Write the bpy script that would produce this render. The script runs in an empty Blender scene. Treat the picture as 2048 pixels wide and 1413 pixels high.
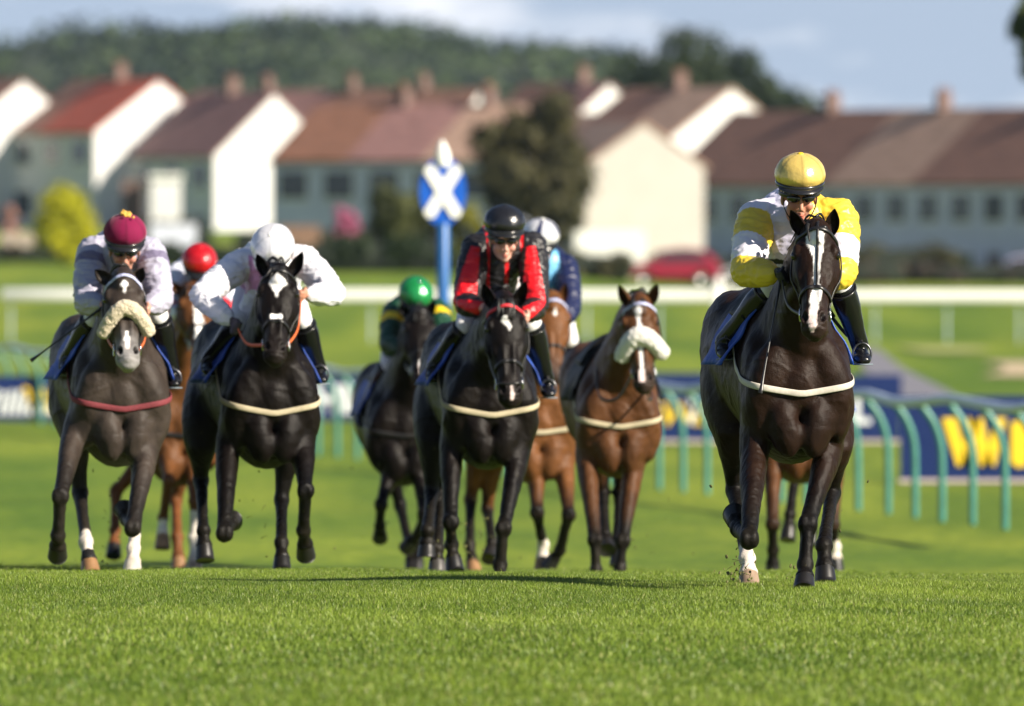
import bpy, bmesh, math, random
import numpy as np
from mathutils import Vector, Matrix
from mathutils.bvhtree import BVHTree
rnd = random.Random(7)
RNG = np.random.RandomState(11)
C = bpy.context.scene
COL = C.collection
# ---------------------------------------------------------------- camera (eye height, focal length in photo pixels, horizon row)
CH = 1.816
FPX = 22756.0
HY = 450.0
cam = bpy.data.objects.new('camera', bpy.data.cameras.new('camera'))
COL.objects.link(cam)
cam.location = (0, 0, CH)
cam.rotation_euler = (math.radians(90), 0, 0)
cam.data.lens = 400
cam.data.sensor_width = 36
cam.data.shift_y = -(706.5 - HY) / 2048
cam.data.clip_start = 1.0
cam.data.clip_end = 9000
cam.data.dof.use_dof = True
cam.data.dof.focus_distance = 57.2
cam.data.dof.aperture_fstop = 4.1
cam.data.dof.aperture_blades = 0
C.camera = cam
# ---------------------------------------------------------------- sky, sun, exposure
SUN_AZ = math.radians(57)      # to the right of the line from the horses back to the camera
SUN_EL = math.radians(30)
sdir = Vector((math.sin(SUN_AZ) * math.cos(SUN_EL), -math.cos(SUN_AZ) * math.cos(SUN_EL), math.sin(SUN_EL)))
w = bpy.data.worlds.new("World")
C.world = w
w.use_nodes = True
nt = w.node_tree
for n in list(nt.nodes): nt.nodes.remove(n)
def N(t, **k):
    n = nt.nodes.new(t)
    for a, b in k.items(): setattr(n, a, b)
    return n
out = N('ShaderNodeOutputWorld'); bg = N('ShaderNodeBackground'); sky = N('ShaderNodeTexSky')
sky.sky_type = 'NISHITA'; sky.sun_disc = False
sky.sun_elevation = SUN_EL
sky.sun_rotation = math.atan2(sdir.x, sdir.y)
sky.air_density = 1.0; sky.dust_density = 0.4; sky.ozone_density = 3.2
tc = N('ShaderNodeTexCoord'); add = N('ShaderNodeVectorMath', operation='ADD'); add.inputs[1].default_value = (0, 0, 0.20)
nrm = N('ShaderNodeVectorMath', operation='NORMALIZE')
nt.links.new(tc.outputs['Generated'], add.inputs[0]); nt.links.new(add.outputs[0], nrm.inputs[0]); nt.links.new(nrm.outputs[0], sky.inputs['Vector'])
mp = N('ShaderNodeMapping'); mp.inputs['Scale'].default_value = (38, 38, 120); mp.inputs['Location'].default_value = (3.1, 0.4, 1.2)
ns = N('ShaderNodeTexNoise'); ns.inputs['Scale'].default_value = 1.0; ns.inputs['Detail'].default_value = 5; ns.inputs['Roughness'].default_value = 0.55
cr = N('ShaderNodeValToRGB'); cr.color_ramp.elements[0].position = 0.46; cr.color_ramp.elements[1].position = 0.72
cr.color_ramp.elements[0].color = (.22, .22, .22, 1); cr.color_ramp.elements[1].color = (0.85, 0.85, 0.85, 1)
mx = N('ShaderNodeMix', data_type='RGBA'); mx.inputs['B'].default_value = (13, 12.8, 13, 1)
nt.links.new(tc.outputs['Generated'], mp.inputs[0]); nt.links.new(mp.outputs[0], ns.inputs['Vector']); nt.links.new(ns.outputs[0], cr.inputs[0])
sp = N('ShaderNodeSeparateXYZ'); nt.links.new(tc.outputs['Generated'], sp.inputs[0])
el = N('ShaderNodeMapRange'); el.inputs[1].default_value = .03; el.inputs[2].default_value = .30; el.inputs[3].default_value = 1; el.inputs[4].default_value = .04; nt.links.new(sp.outputs[2], el.inputs[0])
mm_ = N('ShaderNodeMath', operation='MULTIPLY'); nt.links.new(cr.outputs[0], mm_.inputs[0]); nt.links.new(el.outputs[0], mm_.inputs[1])
nt.links.new(mm_.outputs[0], mx.inputs['Factor']); nt.links.new(sky.outputs[0], mx.inputs['A']); nt.links.new(mx.outputs['Result'], bg.inputs[0])
bg.inputs[1].default_value = 0.052
nt.links.new(bg.outputs[0], out.inputs[0])
sl = bpy.data.lights.new('sun', 'SUN'); sl.energy = 5.0; sl.angle = math.radians(0.53); sl.color = (1.0, 0.90, 0.75)
so = bpy.data.objects.new('sun', sl); COL.objects.link(so)
so.rotation_euler = sdir.to_track_quat('Z', 'Y').to_euler()
C.view_settings.view_transform = 'Standard'
C.view_settings.look = 'None'
C.view_settings.exposure = 1.05
C.view_settings.gamma = 1
C.render.engine = 'CYCLES'
C.cycles.max_bounces = 6
C.cycles.volume_bounces = 0
C.cycles.transparent_max_bounces = 4
# ---------------------------------------------------------------- helpers
def P(px, py, D):
    return np.array([(px - 1024.0) * D / FPX, D, CH - (py - HY) * D / FPX])
def ppm(D): return FPX / D
def unit(v):
    v = np.asarray(v, float)
    return v / (np.linalg.norm(v) + 1e-12)
def lin(r, g, b):
    def f(c):
        c /= 255.0
        return c / 12.92 if c <= .04045 else ((c + .055) / 1.055) ** 2.4
    return (f(r), f(g), f(b))
Dk = [-100, 43, 57.4, 60, 62, 66, 73, 80, 95, 109, 124, 150, 175, 230, 300]
Zk = [0.0, 0.0, 0.0, -.06, -.105, -.214, -.43, -.62, -.88, -1.08, -1.18, -1.36, -1.5, -1.44, -1.28]
Fd = [300, 440, 520, 600, 800, 1500, 9000]
Fl = [-1.28, .2, .9, 1.6, 2.2, 4, 6]
Fr = [-1.28, -.6, .0, .5, 1.2, 3, 6]
def ground_z(x, D):
    x = np.asarray(x, float); D = np.asarray(D, float)
    near = np.interp(D, Dk, Zk) - .006 * np.clip(x, -12, 12)
    s = np.clip((x * 440 / np.maximum(D, 1) + 1) / 9, 0, 1); s = s * s * (3 - 2 * s)
    far = np.interp(D, Fd, Fl) * (1 - s) + np.interp(D, Fd, Fr) * s
    z = np.where(D > 300, far, near)
    z = z + np.where(D < 120, .012 * np.sin(x * 1.3 + D * .8) * np.sin(D * .37 + 1) + .008 * np.sin(x * 2.9 - D * .5), 0)
    return z
MATS = {}
def mat(name, base, rough=.6, spec=.5, noise=None, bump=None, attr=False, metallic=0, coat=0, sheen=0, trans=0, stretch=None):
    """Principled material. noise=(scale, amount), bump=(scale, strength, distance); attr multiplies the base by the 'col' attribute"""
    if name in MATS: return MATS[name]
    m = bpy.data.materials.new(name); m.use_nodes = True
    t = m.node_tree; p = t.nodes['Principled BSDF']
    p.inputs['Roughness'].default_value = rough
    p.inputs['Specular IOR Level'].default_value = spec
    p.inputs['Metallic'].default_value = metallic
    p.inputs['Coat Weight'].default_value = coat
    p.inputs['Sheen Weight'].default_value = sheen
    L = t.links.new
    rgb = t.nodes.new('ShaderNodeRGB'); rgb.outputs[0].default_value = (*base, 1)
    cur = rgb.outputs[0]
    if attr:
        a = t.nodes.new('ShaderNodeAttribute'); a.attribute_name = 'col'
        cur = a.outputs['Color']
    tcn = t.nodes.new('ShaderNodeTexCoord')
    vec = tcn.outputs['Object']
    if stretch:
        mm = t.nodes.new('ShaderNodeMapping'); mm.inputs['Scale'].default_value = stretch
        L(vec, mm.inputs[0]); vec = mm.outputs[0]
    if noise:
        nn = t.nodes.new('ShaderNodeTexNoise'); nn.inputs['Scale'].default_value = noise[0]; nn.inputs['Detail'].default_value = 5
        L(vec, nn.inputs['Vector'])
        mr = t.nodes.new('ShaderNodeMapRange'); mr.inputs[1].default_value = .3; mr.inputs[2].default_value = .7
        mr.inputs[3].default_value = 1 - noise[1]; mr.inputs[4].default_value = 1 + noise[1]
        L(nn.outputs[0], mr.inputs[0])
        mu = t.nodes.new('ShaderNodeVectorMath'); mu.operation = 'SCALE'
        L(cur, mu.inputs[0]); L(mr.outputs[0], mu.inputs['Scale']); cur = mu.outputs[0]
    L(cur, p.inputs['Base Color'])
    if bump:
        nb = t.nodes.new('ShaderNodeTexNoise'); nb.inputs['Scale'].default_value = bump[0]; nb.inputs['Detail'].default_value = 4
        L(vec, nb.inputs['Vector'])
        bp = t.nodes.new('ShaderNodeBump'); bp.inputs['Strength'].default_value = bump[1]; bp.inputs['Distance'].default_value = bump[2]
        L(nb.outputs[0], bp.inputs['Height']); L(bp.outputs[0], p.inputs['Normal'])
    if trans:
        tr = t.nodes.new('ShaderNodeBsdfTranslucent'); ms = t.nodes.new('ShaderNodeMixShader'); ms.inputs[0].default_value = trans
        L(cur, tr.inputs[0]); L(p.outputs[0], ms.inputs[1]); L(tr.outputs[0], ms.inputs[2])
        L(ms.outputs[0], t.nodes['Material Output'].inputs[0])
    MATS[name] = m
    return m
def mesh_obj(name, V, Fs, material, parent=None, smooth=True, cols=None, origin=None):
    """world-space vertices; the object's origin is its parent's (or `origin`)"""
    V = np.asarray(V, float).reshape(-1, 3)
    o0 = np.zeros(3)
    if parent is not None: o0 = np.array(parent['_o'])
    elif origin is not None: o0 = np.asarray(origin, float)
    me = bpy.data.meshes.new(name)
    if isinstance(Fs, np.ndarray):
        k = Fs.shape[1]; nf = len(Fs)
        me.vertices.add(len(V)); me.vertices.foreach_set('co', (V - o0).ravel())
        me.loops.add(nf * k); me.loops.foreach_set('vertex_index', Fs.ravel().astype(np.int32))
        me.polygons.add(nf); me.polygons.foreach_set('loop_start', np.arange(nf, dtype=np.int32) * k)
        me.update(calc_edges=True)
    else:
        me.from_pydata((V - o0).tolist(), [], Fs); me.update()
    if smooth: me.polygons.foreach_set('use_smooth', np.ones(len(me.polygons), bool))
    if cols is not None:
        a = me.color_attributes.new('col', 'FLOAT_COLOR', 'POINT')
        c4 = np.ones((len(V), 4)); c4[:, :3] = cols
        a.data.foreach_set('color', c4.ravel())
    mm = material if isinstance(material, list) else [material]
    for m in mm: me.materials.append(m)
    o = bpy.data.objects.new(name, me); COL.objects.link(o)
    if parent is not None: o.parent = parent
    elif origin is not None: o.location = o0
    o['_o'] = o0.tolist()
    return o
def tag(o, label=None, cat=None, group=None, kind=None):
    if label: o['label'] = label
    if cat: o['category'] = cat
    if group: o['group'] = group
    if kind: o['kind'] = kind
    return o
def thing(name, loc, label, cat, group=None):
    o = bpy.data.objects.new(name, None); COL.objects.link(o)
    o.location = tuple(float(v) for v in loc); o['_o'] = [float(v) for v in loc]
    o.empty_display_size = .2
    return tag(o, label, cat, group)
class Shape:
    def __init__(s): s.V = []; s.F = []; s.n = 0
    def add(s, V, Fs):
        V = np.asarray(V, float).reshape(-1, 3)
        s.F += [tuple(int(i) + s.n for i in f) for f in Fs]; s.V.append(V); s.n += len(V)
    def arr(s): return np.concatenate(s.V) if s.V else np.zeros((0, 3))
    def box(s, c, sz, X=(1, 0, 0), Y=(0, 1, 0), Z=(0, 0, 1)):
        c = np.asarray(c, float); X, Y, Z = [np.asarray(v, float) for v in (X, Y, Z)]
        V = [c + X * sz[0] * .5 * a + Y * sz[1] * .5 * b + Z * sz[2] * .5 * d for a in (-1, 1) for b in (-1, 1) for d in (-1, 1)]
        s.add(V, [(0, 1, 3, 2), (4, 6, 7, 5), (0, 4, 5, 1), (2, 3, 7, 6), (0, 2, 6, 4), (1, 5, 7, 3)])
    def prism(s, poly, ext):
        """poly: list of 3-D points, ext: extrusion vector"""
        n = len(poly); ext = np.asarray(ext, float)
        V = [np.asarray(p, float) for p in poly] + [np.asarray(p, float) + ext for p in poly]
        s.add(V, [tuple(range(n))[::-1], tuple(range(n, 2 * n))] + [(i, (i + 1) % n, n + (i + 1) % n, n + i) for i in range(n)])
    def ell(s, c, r, X=(1, 0, 0), Y=(0, 1, 0), Z=(0, 0, 1), nu=16, nv=10):
        c = np.asarray(c, float); X, Y, Z = unit(X), unit(Y), unit(Z)
        V = [c - Z * r[2]]
        for j in range(1, nv):
            a = -math.pi / 2 + math.pi * j / nv
            for i in range(nu):
                b = 2 * math.pi * i / nu
                V.append(c + X * r[0] * math.cos(a) * math.cos(b) + Y * r[1] * math.cos(a) * math.sin(b) + Z * r[2] * math.sin(a))
        V.append(c + Z * r[2])
        Fs = []
        for i in range(nu): Fs.append((0, 1 + (i + 1) % nu, 1 + i))
        for j in range(nv - 2):
            for i in range(nu):
                a = 1 + j * nu + i; b = 1 + j * nu + (i + 1) % nu
                Fs.append((a, b, b + nu, a + nu))
        t = len(V) - 1
        for i in range(nu): Fs.append((t, 1 + (nv - 2) * nu + i, 1 + (nv - 2) * nu + (i + 1) % nu))
        s.add(V, Fs)
    def loft(s, pts, rx, ry, side=(1, 0, 0), n=14, m=None, off=None, power=2.0, egg=0.0, cap=.6, closed=False):
        """elliptical sections along a smooth path; rx along side, ry along side x tangent; off shifts along that normal"""
        pts = np.array([np.asarray(p, float) for p in pts]); k = len(pts)
        rx = np.broadcast_to(np.asarray(rx, float), (k,)); ry = np.broadcast_to(np.asarray(ry, float), (k,))
        off = np.zeros(k) if off is None else np.asarray(off, float)
        if m is None: m = max(2, (k - 1) * 4 + 1) if k > 2 else 2
        u = np.linspace(0, k - 1, m)
        def cr_(A):
            A = np.asarray(A, float); o = []
            for t in u:
                i = min(int(t), k - 2); f = t - i
                p0 = A[max(i - 1, 0)]; p1 = A[i]; p2 = A[i + 1]; p3 = A[min(i + 2, k - 1)]
                o.append(.5 * ((2 * p1) + (-p0 + p2) * f + (2 * p0 - 5 * p1 + 4 * p2 - p3) * f * f + (-p0 + 3 * p1 - 3 * p2 + p3) * f ** 3))
            return np.array(o)
        if k > 2: Q = cr_(pts); RX = np.maximum(cr_(rx), .0005); RY = np.maximum(cr_(ry), .0005); OF = cr_(off)
        else:
            f = u[:, None]; Q = pts[0] * (1 - f) + pts[1] * f; RX = rx[0] * (1 - u) + rx[1] * u; RY = ry[0] * (1 - u) + ry[1] * u; OF = off[0] * (1 - u) + off[1] * u
        T = np.gradient(Q, axis=0)
        V = []; side = np.asarray(side, float)
        rings = []
        def ring(c, S, Nn, a, b):
            o = []
            for i in range(n):
                th = 2 * math.pi * i / n; co, si = math.cos(th), math.sin(th)
                if power != 2.0:
                    co = math.copysign(abs(co) ** (2 / power), co); si = math.copysign(abs(si) ** (2 / power), si)
                wv = 1 - egg * max(0, si) ** 1.5
                o.append(c + S * a * co * wv + Nn * b * si)
            return o
        for i in range(m):
            t = unit(T[i]); S = unit(side - t * np.dot(side, t)); Nn = np.cross(S, t); c = Q[i] + Nn * OF[i]
            if i == 0 and cap and not closed:
                e = min(RX[0], RY[0]) * cap
                rings.append([c - t * e]); rings.append(ring(c - t * e * .6, S, Nn, RX[0] * .72, RY[0] * .72))
            rings.append(ring(c, S, Nn, RX[i], RY[i]))
            if i == m - 1 and cap and not closed:
                e = min(RX[-1], RY[-1]) * cap
                rings.append(ring(c + t * e * .6, S, Nn, RX[-1] * .72, RY[-1] * .72)); rings.append([c + t * e])
        idx = []; V = []
        for r in rings:
            idx.append(list(range(len(V), len(V) + len(r)))); V += r
        Fs = []
        for a, b in zip(idx[:-1], idx[1:]):
            if len(a) == 1:
                for i in range(n): Fs.append((a[0], b[i], b[(i + 1) % n]))
            elif len(b) == 1:
                for i in range(n): Fs.append((b[0], a[(i + 1) % n], a[i]))
            else:
                for i in range(n): Fs.append((a[i], b[i], b[(i + 1) % n], a[(i + 1) % n])[::-1])
        if closed:
            a, b = idx[-1], idx[0]
            for i in range(n): Fs.append((a[i], b[i], b[(i + 1) % n], a[(i + 1) % n])[::-1])
        elif not cap:
            Fs.append(tuple(idx[0])); Fs.append(tuple(idx[-1][::-1]))
        s.add(V, Fs)
    def tube(s, pts, r, n=8, m=None, side=None):
        p = [np.asarray(q, float) for q in pts]
        d = unit(p[-1] - p[0])
        if side is None: side = (0, 1, 0) if abs(d[1]) < .8 else (1, 0, 0)
        s.loft(pts, r, r, side=side, n=n, m=m)
    def build(s, name, material, parent=None, smooth=True, **k):
        return mesh_obj(name, s.arr(), s.F, material, parent, smooth, **k)
def remesh(shape, voxel, smooth=3, fac=.5):
    me = bpy.data.meshes.new('tmp'); me.from_pydata(shape.arr().tolist(), [], shape.F); me.update()
    o = bpy.data.objects.new('tmp', me); COL.objects.link(o)
    md = o.modifiers.new('r', 'REMESH'); md.mode = 'VOXEL'; md.voxel_size = voxel; md.adaptivity = 0
    if smooth:
        sm = o.modifiers.new('s', 'SMOOTH'); sm.factor = fac; sm.iterations = smooth
    dg = bpy.context.evaluated_depsgraph_get(); ev = o.evaluated_get(dg); em = ev.to_mesh()
    V = np.empty(len(em.vertices) * 3); em.vertices.foreach_get('co', V); V = V.reshape(-1, 3)
    nl = np.empty(len(em.loops), np.int32); em.loops.foreach_get('vertex_index', nl)
    nq = len(em.polygons)
    if len(nl) == nq * 4: Fq = nl.reshape(-1, 4)
    else: Fq = [tuple(p.vertices) for p in em.polygons]
    Nn = np.empty(len(em.vertices) * 3); em.vertices.foreach_get('normal', Nn); Nn = Nn.reshape(-1, 3)
    ev.to_mesh_clear(); bpy.data.objects.remove(o); bpy.data.meshes.remove(me)
    return V, Fq, Nn
_W = [(RNG.normal(size=3), RNG.rand() * 6.28) for _ in range(64)]
def vnoise(V, freq, octs=3, seed=0):
    """smooth pseudo-noise in about -1..1"""
    o = np.zeros(len(V)); amp = 1; tot = 0; k = seed * 5 % 50
    for j in range(octs):
        a = np.zeros(len(V))
        for q in range(4):
            d, ph = _W[(k + j * 4 + q) % 64]
            a += np.sin(V @ (d * freq) + ph + 2 * np.sin(V @ (_W[(k + q + 7) % 64][0] * freq * .6)))
        o += amp * a / 4; tot += amp; amp *= .55; freq *= 2.03
    return o / tot
def segdist(V, A, B):
    A = np.asarray(A); B = np.asarray(B); d = B - A
    t = np.clip(((V - A) @ d) / (d @ d), 0, 1)
    return np.linalg.norm(V - (A + t[:, None] * d), axis=1), t
# ---------------------------------------------------------------- the ground
def grass_material():
    m = bpy.data.materials.new('turf'); m.use_nodes = True; t = m.node_tree; p = t.nodes['Principled BSDF']; L = t.links.new
    tcn = t.nodes.new('ShaderNodeTexCoord')
    def noise(scale, sc, det=4):
        mm = t.nodes.new('ShaderNodeMapping'); mm.inputs['Scale'].default_value = sc; L(tcn.outputs['Object'], mm.inputs[0])
        n = t.nodes.new('ShaderNodeTexNoise'); n.inputs['Scale'].default_value = scale; n.inputs['Detail'].default_value = det; L(mm.outputs[0], n.inputs['Vector'])
        return n.outputs[0]
    def ramp(v, a, b, pa=.35, pb=.65):
        r = t.nodes.new('ShaderNodeValToRGB'); r.color_ramp.elements[0].position = pa; r.color_ramp.elements[1].position = pb
        r.color_ramp.elements[0].color = (*a, 1); r.color_ramp.elements[1].color = (*b, 1); L(v, r.inputs[0]); return r.outputs[0]
    def mix(a, b, f, mode='MIX'):
        x = t.nodes.new('ShaderNodeMix'); x.data_type = 'RGBA'; x.blend_type = mode
        L(a, x.inputs['A']); L(b, x.inputs['B'])
        if isinstance(f, float): x.inputs['Factor'].default_value = f
        else: L(f, x.inputs['Factor'])
        return x.outputs['Result']
    fine = ramp(noise(6, (1, .35, 1), 6), (.105, .165, .016), (.205, .265, .030))
    broad = ramp(noise(.35, (1, .12, 1), 4), (.62, .74, .66), (1.18, 1.10, 1.0), .40, .60)
    far = ramp(noise(.03, (2.0, .25, 1), 3), (.86, .92, .85), (1.12, 1.04, 1.05), .4, .6)
    c = mix(mix(fine, broad, 1.0, 'MULTIPLY'), far, 1.0, 'MULTIPLY')
    L(c, p.inputs['Base Color']); p.inputs['Roughness'].default_value = .8; p.inputs['Specular IOR Level'].default_value = .15
    b = t.nodes.new('ShaderNodeBump'); b.inputs['Strength'].default_value = .6; b.inputs['Distance'].default_value = .05
    L(noise(14, (1, .5, 1), 5), b.inputs['Height']); L(b.outputs[0], p.inputs['Normal'])
    return m
M_TURF = grass_material()
xs = np.unique(np.concatenate([np.linspace(-14, 14, 141), np.linspace(-60, 60, 81), np.linspace(-3500, 3500, 61)]))
ds = np.unique(np.concatenate([np.linspace(-200, 40, 13), np.linspace(40, 70, 91), np.linspace(70, 130, 61), np.linspace(130, 320, 60), np.linspace(320, 900, 60), np.linspace(900, 8000, 40)]))
XX, DD = np.meshgrid(xs, ds)
V = np.stack([XX, DD, ground_z(XX, DD)], -1).reshape(-1, 3)
nx = len(xs); I = (np.arange(len(ds) - 1)[:, None] * nx + np.arange(nx - 1)[None]).ravel()
tag(mesh_obj('ground', V, np.stack([I, I + 1, I + nx + 1, I + nx], -1), M_TURF), kind='structure')
# grass blades over the part of the turf near the plane of focus
def blades(D0, D1, dens, hgt, wid, seed):
    R = np.random.RandomState(seed)
    Dm = (D0 + D1) / 2; half0 = 1024 * D1 / FPX + .5
    n = int(dens * (D1 - D0) * 2 * half0)
    x = R.uniform(-half0, half0, n); d = R.uniform(D0, D1, n)
    clump = vnoise(np.stack([x, d, 0 * x], -1), 3.0, 3, 1)
    clump2 = vnoise(np.stack([x, d, 0 * x], -1), .9, 2, 3)
    h = hgt * R.uniform(.55, 1.15, n) * (1 + .25 * clump) * (1 + .15 * clump2)
    pit = np.clip((-vnoise(np.stack([x, d, 0 * x], -1), 5.5, 2, 6) - .70) / .15, 0, 1); h *= 1 - .55 * pit
    tall = R.rand(n) < .004; h[tall] *= 1.6
    a = R.uniform(0, 2 * np.pi, n); lean = R.uniform(.05, .6, n) * h
    wa = R.uniform(0, np.pi, n)
    z = ground_z(x, d) - .004
    base = np.stack([x, d, z], -1); wv = np.stack([np.cos(wa), np.sin(wa), 0 * wa], -1) * (wid * R.uniform(.7, 1.3, n))[:, None] * .5
    ln = np.stack([np.cos(a) * lean, np.sin(a) * lean, 0 * a], -1)
    mid = base + ln * .38; mid[:, 2] += h * .58
    tip = base + ln; tip[:, 2] += h
    V = np.stack([base - wv, base + wv, mid + wv * .8, mid - wv * .8, tip + wv * .12, tip - wv * .12], 1).reshape(-1, 3)
    I = np.arange(n) * 6
    Fs = np.concatenate([np.stack([I, I + 1, I + 2, I + 3], -1), np.stack([I + 3, I + 2, I + 4, I + 5], -1)])
    r = R.rand(n); dry = (R.rand(n) < .07)
    A = np.array([.080, .140, .014]); B = np.array([.26, .345, .045]); Y = np.array([.36, .37, .13])
    f = np.clip(.45 + .40 * clump2 + .8 * (r - .5) + .40 * clump, 0, 1.15)
    c = A + (B - A) * f[:, None]; c[dry] = Y * (.5 + .7 * r[dry])[:, None]; c = c * (1 - .6 * pit[:, None]) + np.array([.07, .055, .02]) * .6 * pit[:, None]
    return V, Fs, np.repeat(c, 6, axis=0)
M_BLADE = mat('grass_blade', (.1, .2, .03), rough=.45, spec=.35, attr=True, trans=.35)
Vs = []; Fs = []; Cs = []; nn_ = 0
for k, a in enumerate([(42.5, 50, 1500, .028, .0065), (50, 54.5, 3200, .026, .0042), (54.5, 62.5, 6800, .0235, .0030), (62.5, 76, 1500, .026, .006)]):
    v, f, c = blades(*a, seed=20 + k); Vs.append(v); Fs.append(f + nn_); Cs.append(c); nn_ += len(v)
tag(mesh_obj('grass', np.concatenate(Vs), np.concatenate(Fs), M_BLADE, cols=np.concatenate(Cs), smooth=False), 'short bright green racecourse turf with paler dry blades', 'grass', kind='stuff')
# ---------------------------------------------------------------- background: paths, rails, boards, houses, trees
def ground_sheet(name, outline_fn, d0, d1, m, lift):
    rows = 40; V = []
    for i in range(rows + 1):
        d = d0 + (d1 - d0) * i / rows; a, b = outline_fn(i / rows)
        for j in range(9):
            x = (a + (b - a) * j / 8 - 1024) * d / FPX
            V.append((x, d, float(ground_z(x, d)) + lift))
    Fs = [(i * 9 + j, i * 9 + j + 1, (i + 1) * 9 + j + 1, (i + 1) * 9 + j) for i in range(rows) for j in range(8)]
    return tag(mesh_obj(name, V, Fs, m), kind='structure')
M_PATH = mat('tarmac_path', (.17, .165, .19), rough=.8, noise=(2, .15))
M_SAND = mat('bare_sand', (.42, .33, .2), rough=.9, noise=(1, .25))
def sm(t): return t * t * (3 - 2 * t)
ground_sheet('path', lambda t: (1800 - 110 * t + 12 * math.sin(t * 9), 1925 - 130 * t - 50 * sm(t) + 10 * math.sin(t * 7 + 1)), 208, 290, M_PATH, .02)
ground_sheet('sandy_path', lambda t: (1960 + 50 * math.sin(t * 3.1), 2400), 245, 268, M_SAND, .03)
ground_sheet('worn_verge', lambda t: (1850 - 60 * t, 1930 + 50 * math.sin(t * 3.1)), 282, 292, mat('dry_turf', (.30, .31, .10), rough=.9, noise=(1, .2)), .05)
# ---- near running rail with goose-neck posts
M_POST = mat('green_plastic', (.055, .205, .16), rough=.4, noise=(8, .12))
M_RAILP = mat('pale_plastic', (.46, .55, .66), rough=.4, noise=(3, .08))
rail = thing('running_rail', P(2010, 1055, 109), 'pale blue running rail on bent green posts curving away to the left', 'fence')
stations = [(2330, 96), (2180, 102), (2075, 106.5), (2010, 109), (1945, 111.3), (1884, 113.3), (1830, 115.2), (1776, 117), (1716, 118.6)]
px = 1716; D_ = 118.6; 
while px > -90:
    step = 52 - 22 * (1716 - px) / 1716; px -= step; D_ += 1.55 + .25 * (1716 - px) / 1716; stations.append((px, D_))
raillin = []
for i, (px, d) in enumerate(stations):
    x = (px - 1024) * d / FPX; z = float(ground_z(x, d)); k = 1.0
    H = 1.16; s = Shape()
    b = np.array([x, d, z]); pts = [b + (0, 0, -.05), b + (0, 0, .5), b + (-.015, 0, .78), b + (-.09, -.01, 1.0), b + (-.205, -.02, H)]
    s.loft(pts, .038, .038, side=(0, 1, 0), n=10)
    s.build('post', M_POST, rail)
    raillin.append(b + (-.22, -.02, H + .04 + (.035 if i % 3 == 1 else 0) - (.02 if i % 4 == 2 else 0)))
s = Shape(); s.loft(raillin, .05, .062, side=(0, 0, 1), n=12, m=len(raillin) * 3); s.build('rail', M_RAILP, rail)
# ---- far white rail
M_WHITE = mat('white_paint', (.80, .80, .76), rough=.5, noise=(1, .05))
wr = thing('running_rail', P(1000, 685, 300), 'long straight white running rail crossing the picture beyond the field', 'fence')
d = 300; s = Shape()
a, b = P(6, 590, d), P(2500, 594, d)
s.loft([a, a * .5 + b * .5, b], .155, .08, side=(0, 0, 1), n=10, power=4, m=9); s.build('rail', M_WHITE, wr)
x = a[0] + .2
while x < b[0]:
    s = Shape(); zt = CH - (592 - HY) * d / FPX; zb = float(ground_z(x, d))
    s.loft([(x, d + .15, zb - .1), (x, d + .15, zb + .7), (x, d + .05, zt)], .026, .026, side=(0, 1, 0), n=8)
    s.build('post', M_RAILP, wr); x += 1.9
# taller white marker posts near the rail
for i, (px, d, t, b_, wd, lb) in enumerate([(1436, 296, 560, 640, .12, 'short white post at the far rail just left of the yellow jockey')]):
    s = Shape(); A = P(px, t, d); zb = float(ground_z(A[0], d)); s.loft([(A[0], d, zb - .1), (A[0], d, A[2])], wd, wd, side=(1, 0, 0), n=10, m=3, power=4)
    o = s.build('marker_post', M_WHITE); tag(o, lb, 'post')
# ---- advertising boards
M_NAVY = mat('navy_board', (.0025, .016, .10), rough=.45, noise=(2, .06))
M_YEL = mat('yellow_lettering', (.85, .58, .02), rough=.5)
M_WLET = mat('white_lettering', (.75, .78, .80), rough=.5)
M_PINK = mat('pale_trim', (.5, .42, .40), rough=.6)
def text_mesh(txt, size, origin, material, name, parent, ext=.01, shear=0, weight=.0, xs=1.0):
    cu = bpy.data.curves.new('t', 'FONT'); cu.body = txt; cu.size = size; cu.extrude = ext; cu.shear = shear; cu.offset = weight
    o = bpy.data.objects.new('t', cu); COL.objects.link(o)
    me = bpy.data.meshes.new_from_object(o.evaluated_get(bpy.context.evaluated_depsgraph_get()))
    V = np.array([v.co[:] for v in me.vertices]); Fs = [tuple(p.vertices) for p in me.polygons]
    bpy.data.objects.remove(o); bpy.data.curves.remove(cu)
    W_ = np.stack([V[:, 0] * xs, -V[:, 2], V[:, 1]], -1) + origin
    mesh_obj(name, W_, Fs, material, parent, smooth=False)
    return V[:, 0].max() * xs
def board(x0, x1, y0, y1, d, label, words, trim=True):
    A = P(x0, y1, d); B = P(x1, y0, d)
    o = thing('advertising_board', ((A[0] + B[0]) / 2, d, A[2]), label, 'advertising board', 'bookmaker boards along the running rail')
    s = Shape(); c = (A + B) / 2; s.box(c, (B[0] - A[0], .06, B[2] - A[2])); s.build('panel', M_NAVY, o, smooth=False)
    if trim:
        s = Shape(); s.box((c[0], d - .005, A[2] - .025), (B[0] - A[0] + .04, .09, .045)); s.build('bottom_trim', M_PINK, o, smooth=False)
    s = Shape()
    n = max(2, int((B[0] - A[0]) / 2.4) + 1)
    for i in range(n):
        x = A[0] + .2 + (B[0] - A[0] - .4) * i / (n - 1); s = Shape()
        zb = float(ground_z(x, d)); s.box((x, d + .08, (zb + B[2] - .1) / 2), (.06, .06, B[2] - .1 - zb + .1)); s.build('leg', M_PINK, o, smooth=False)
    for (txt, px, py, hp, m, wgt, sh) in words:
        text_mesh(txt, hp * d / FPX / .70, P(px, py, d) + (0, -.045, 0), m, 'lettering', o, weight=wgt, shear=sh)
    return o
bo = board(1801, 2480, 792, 958, 137, 'nearest navy board at the right edge with one huge yellow W', [])
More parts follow.
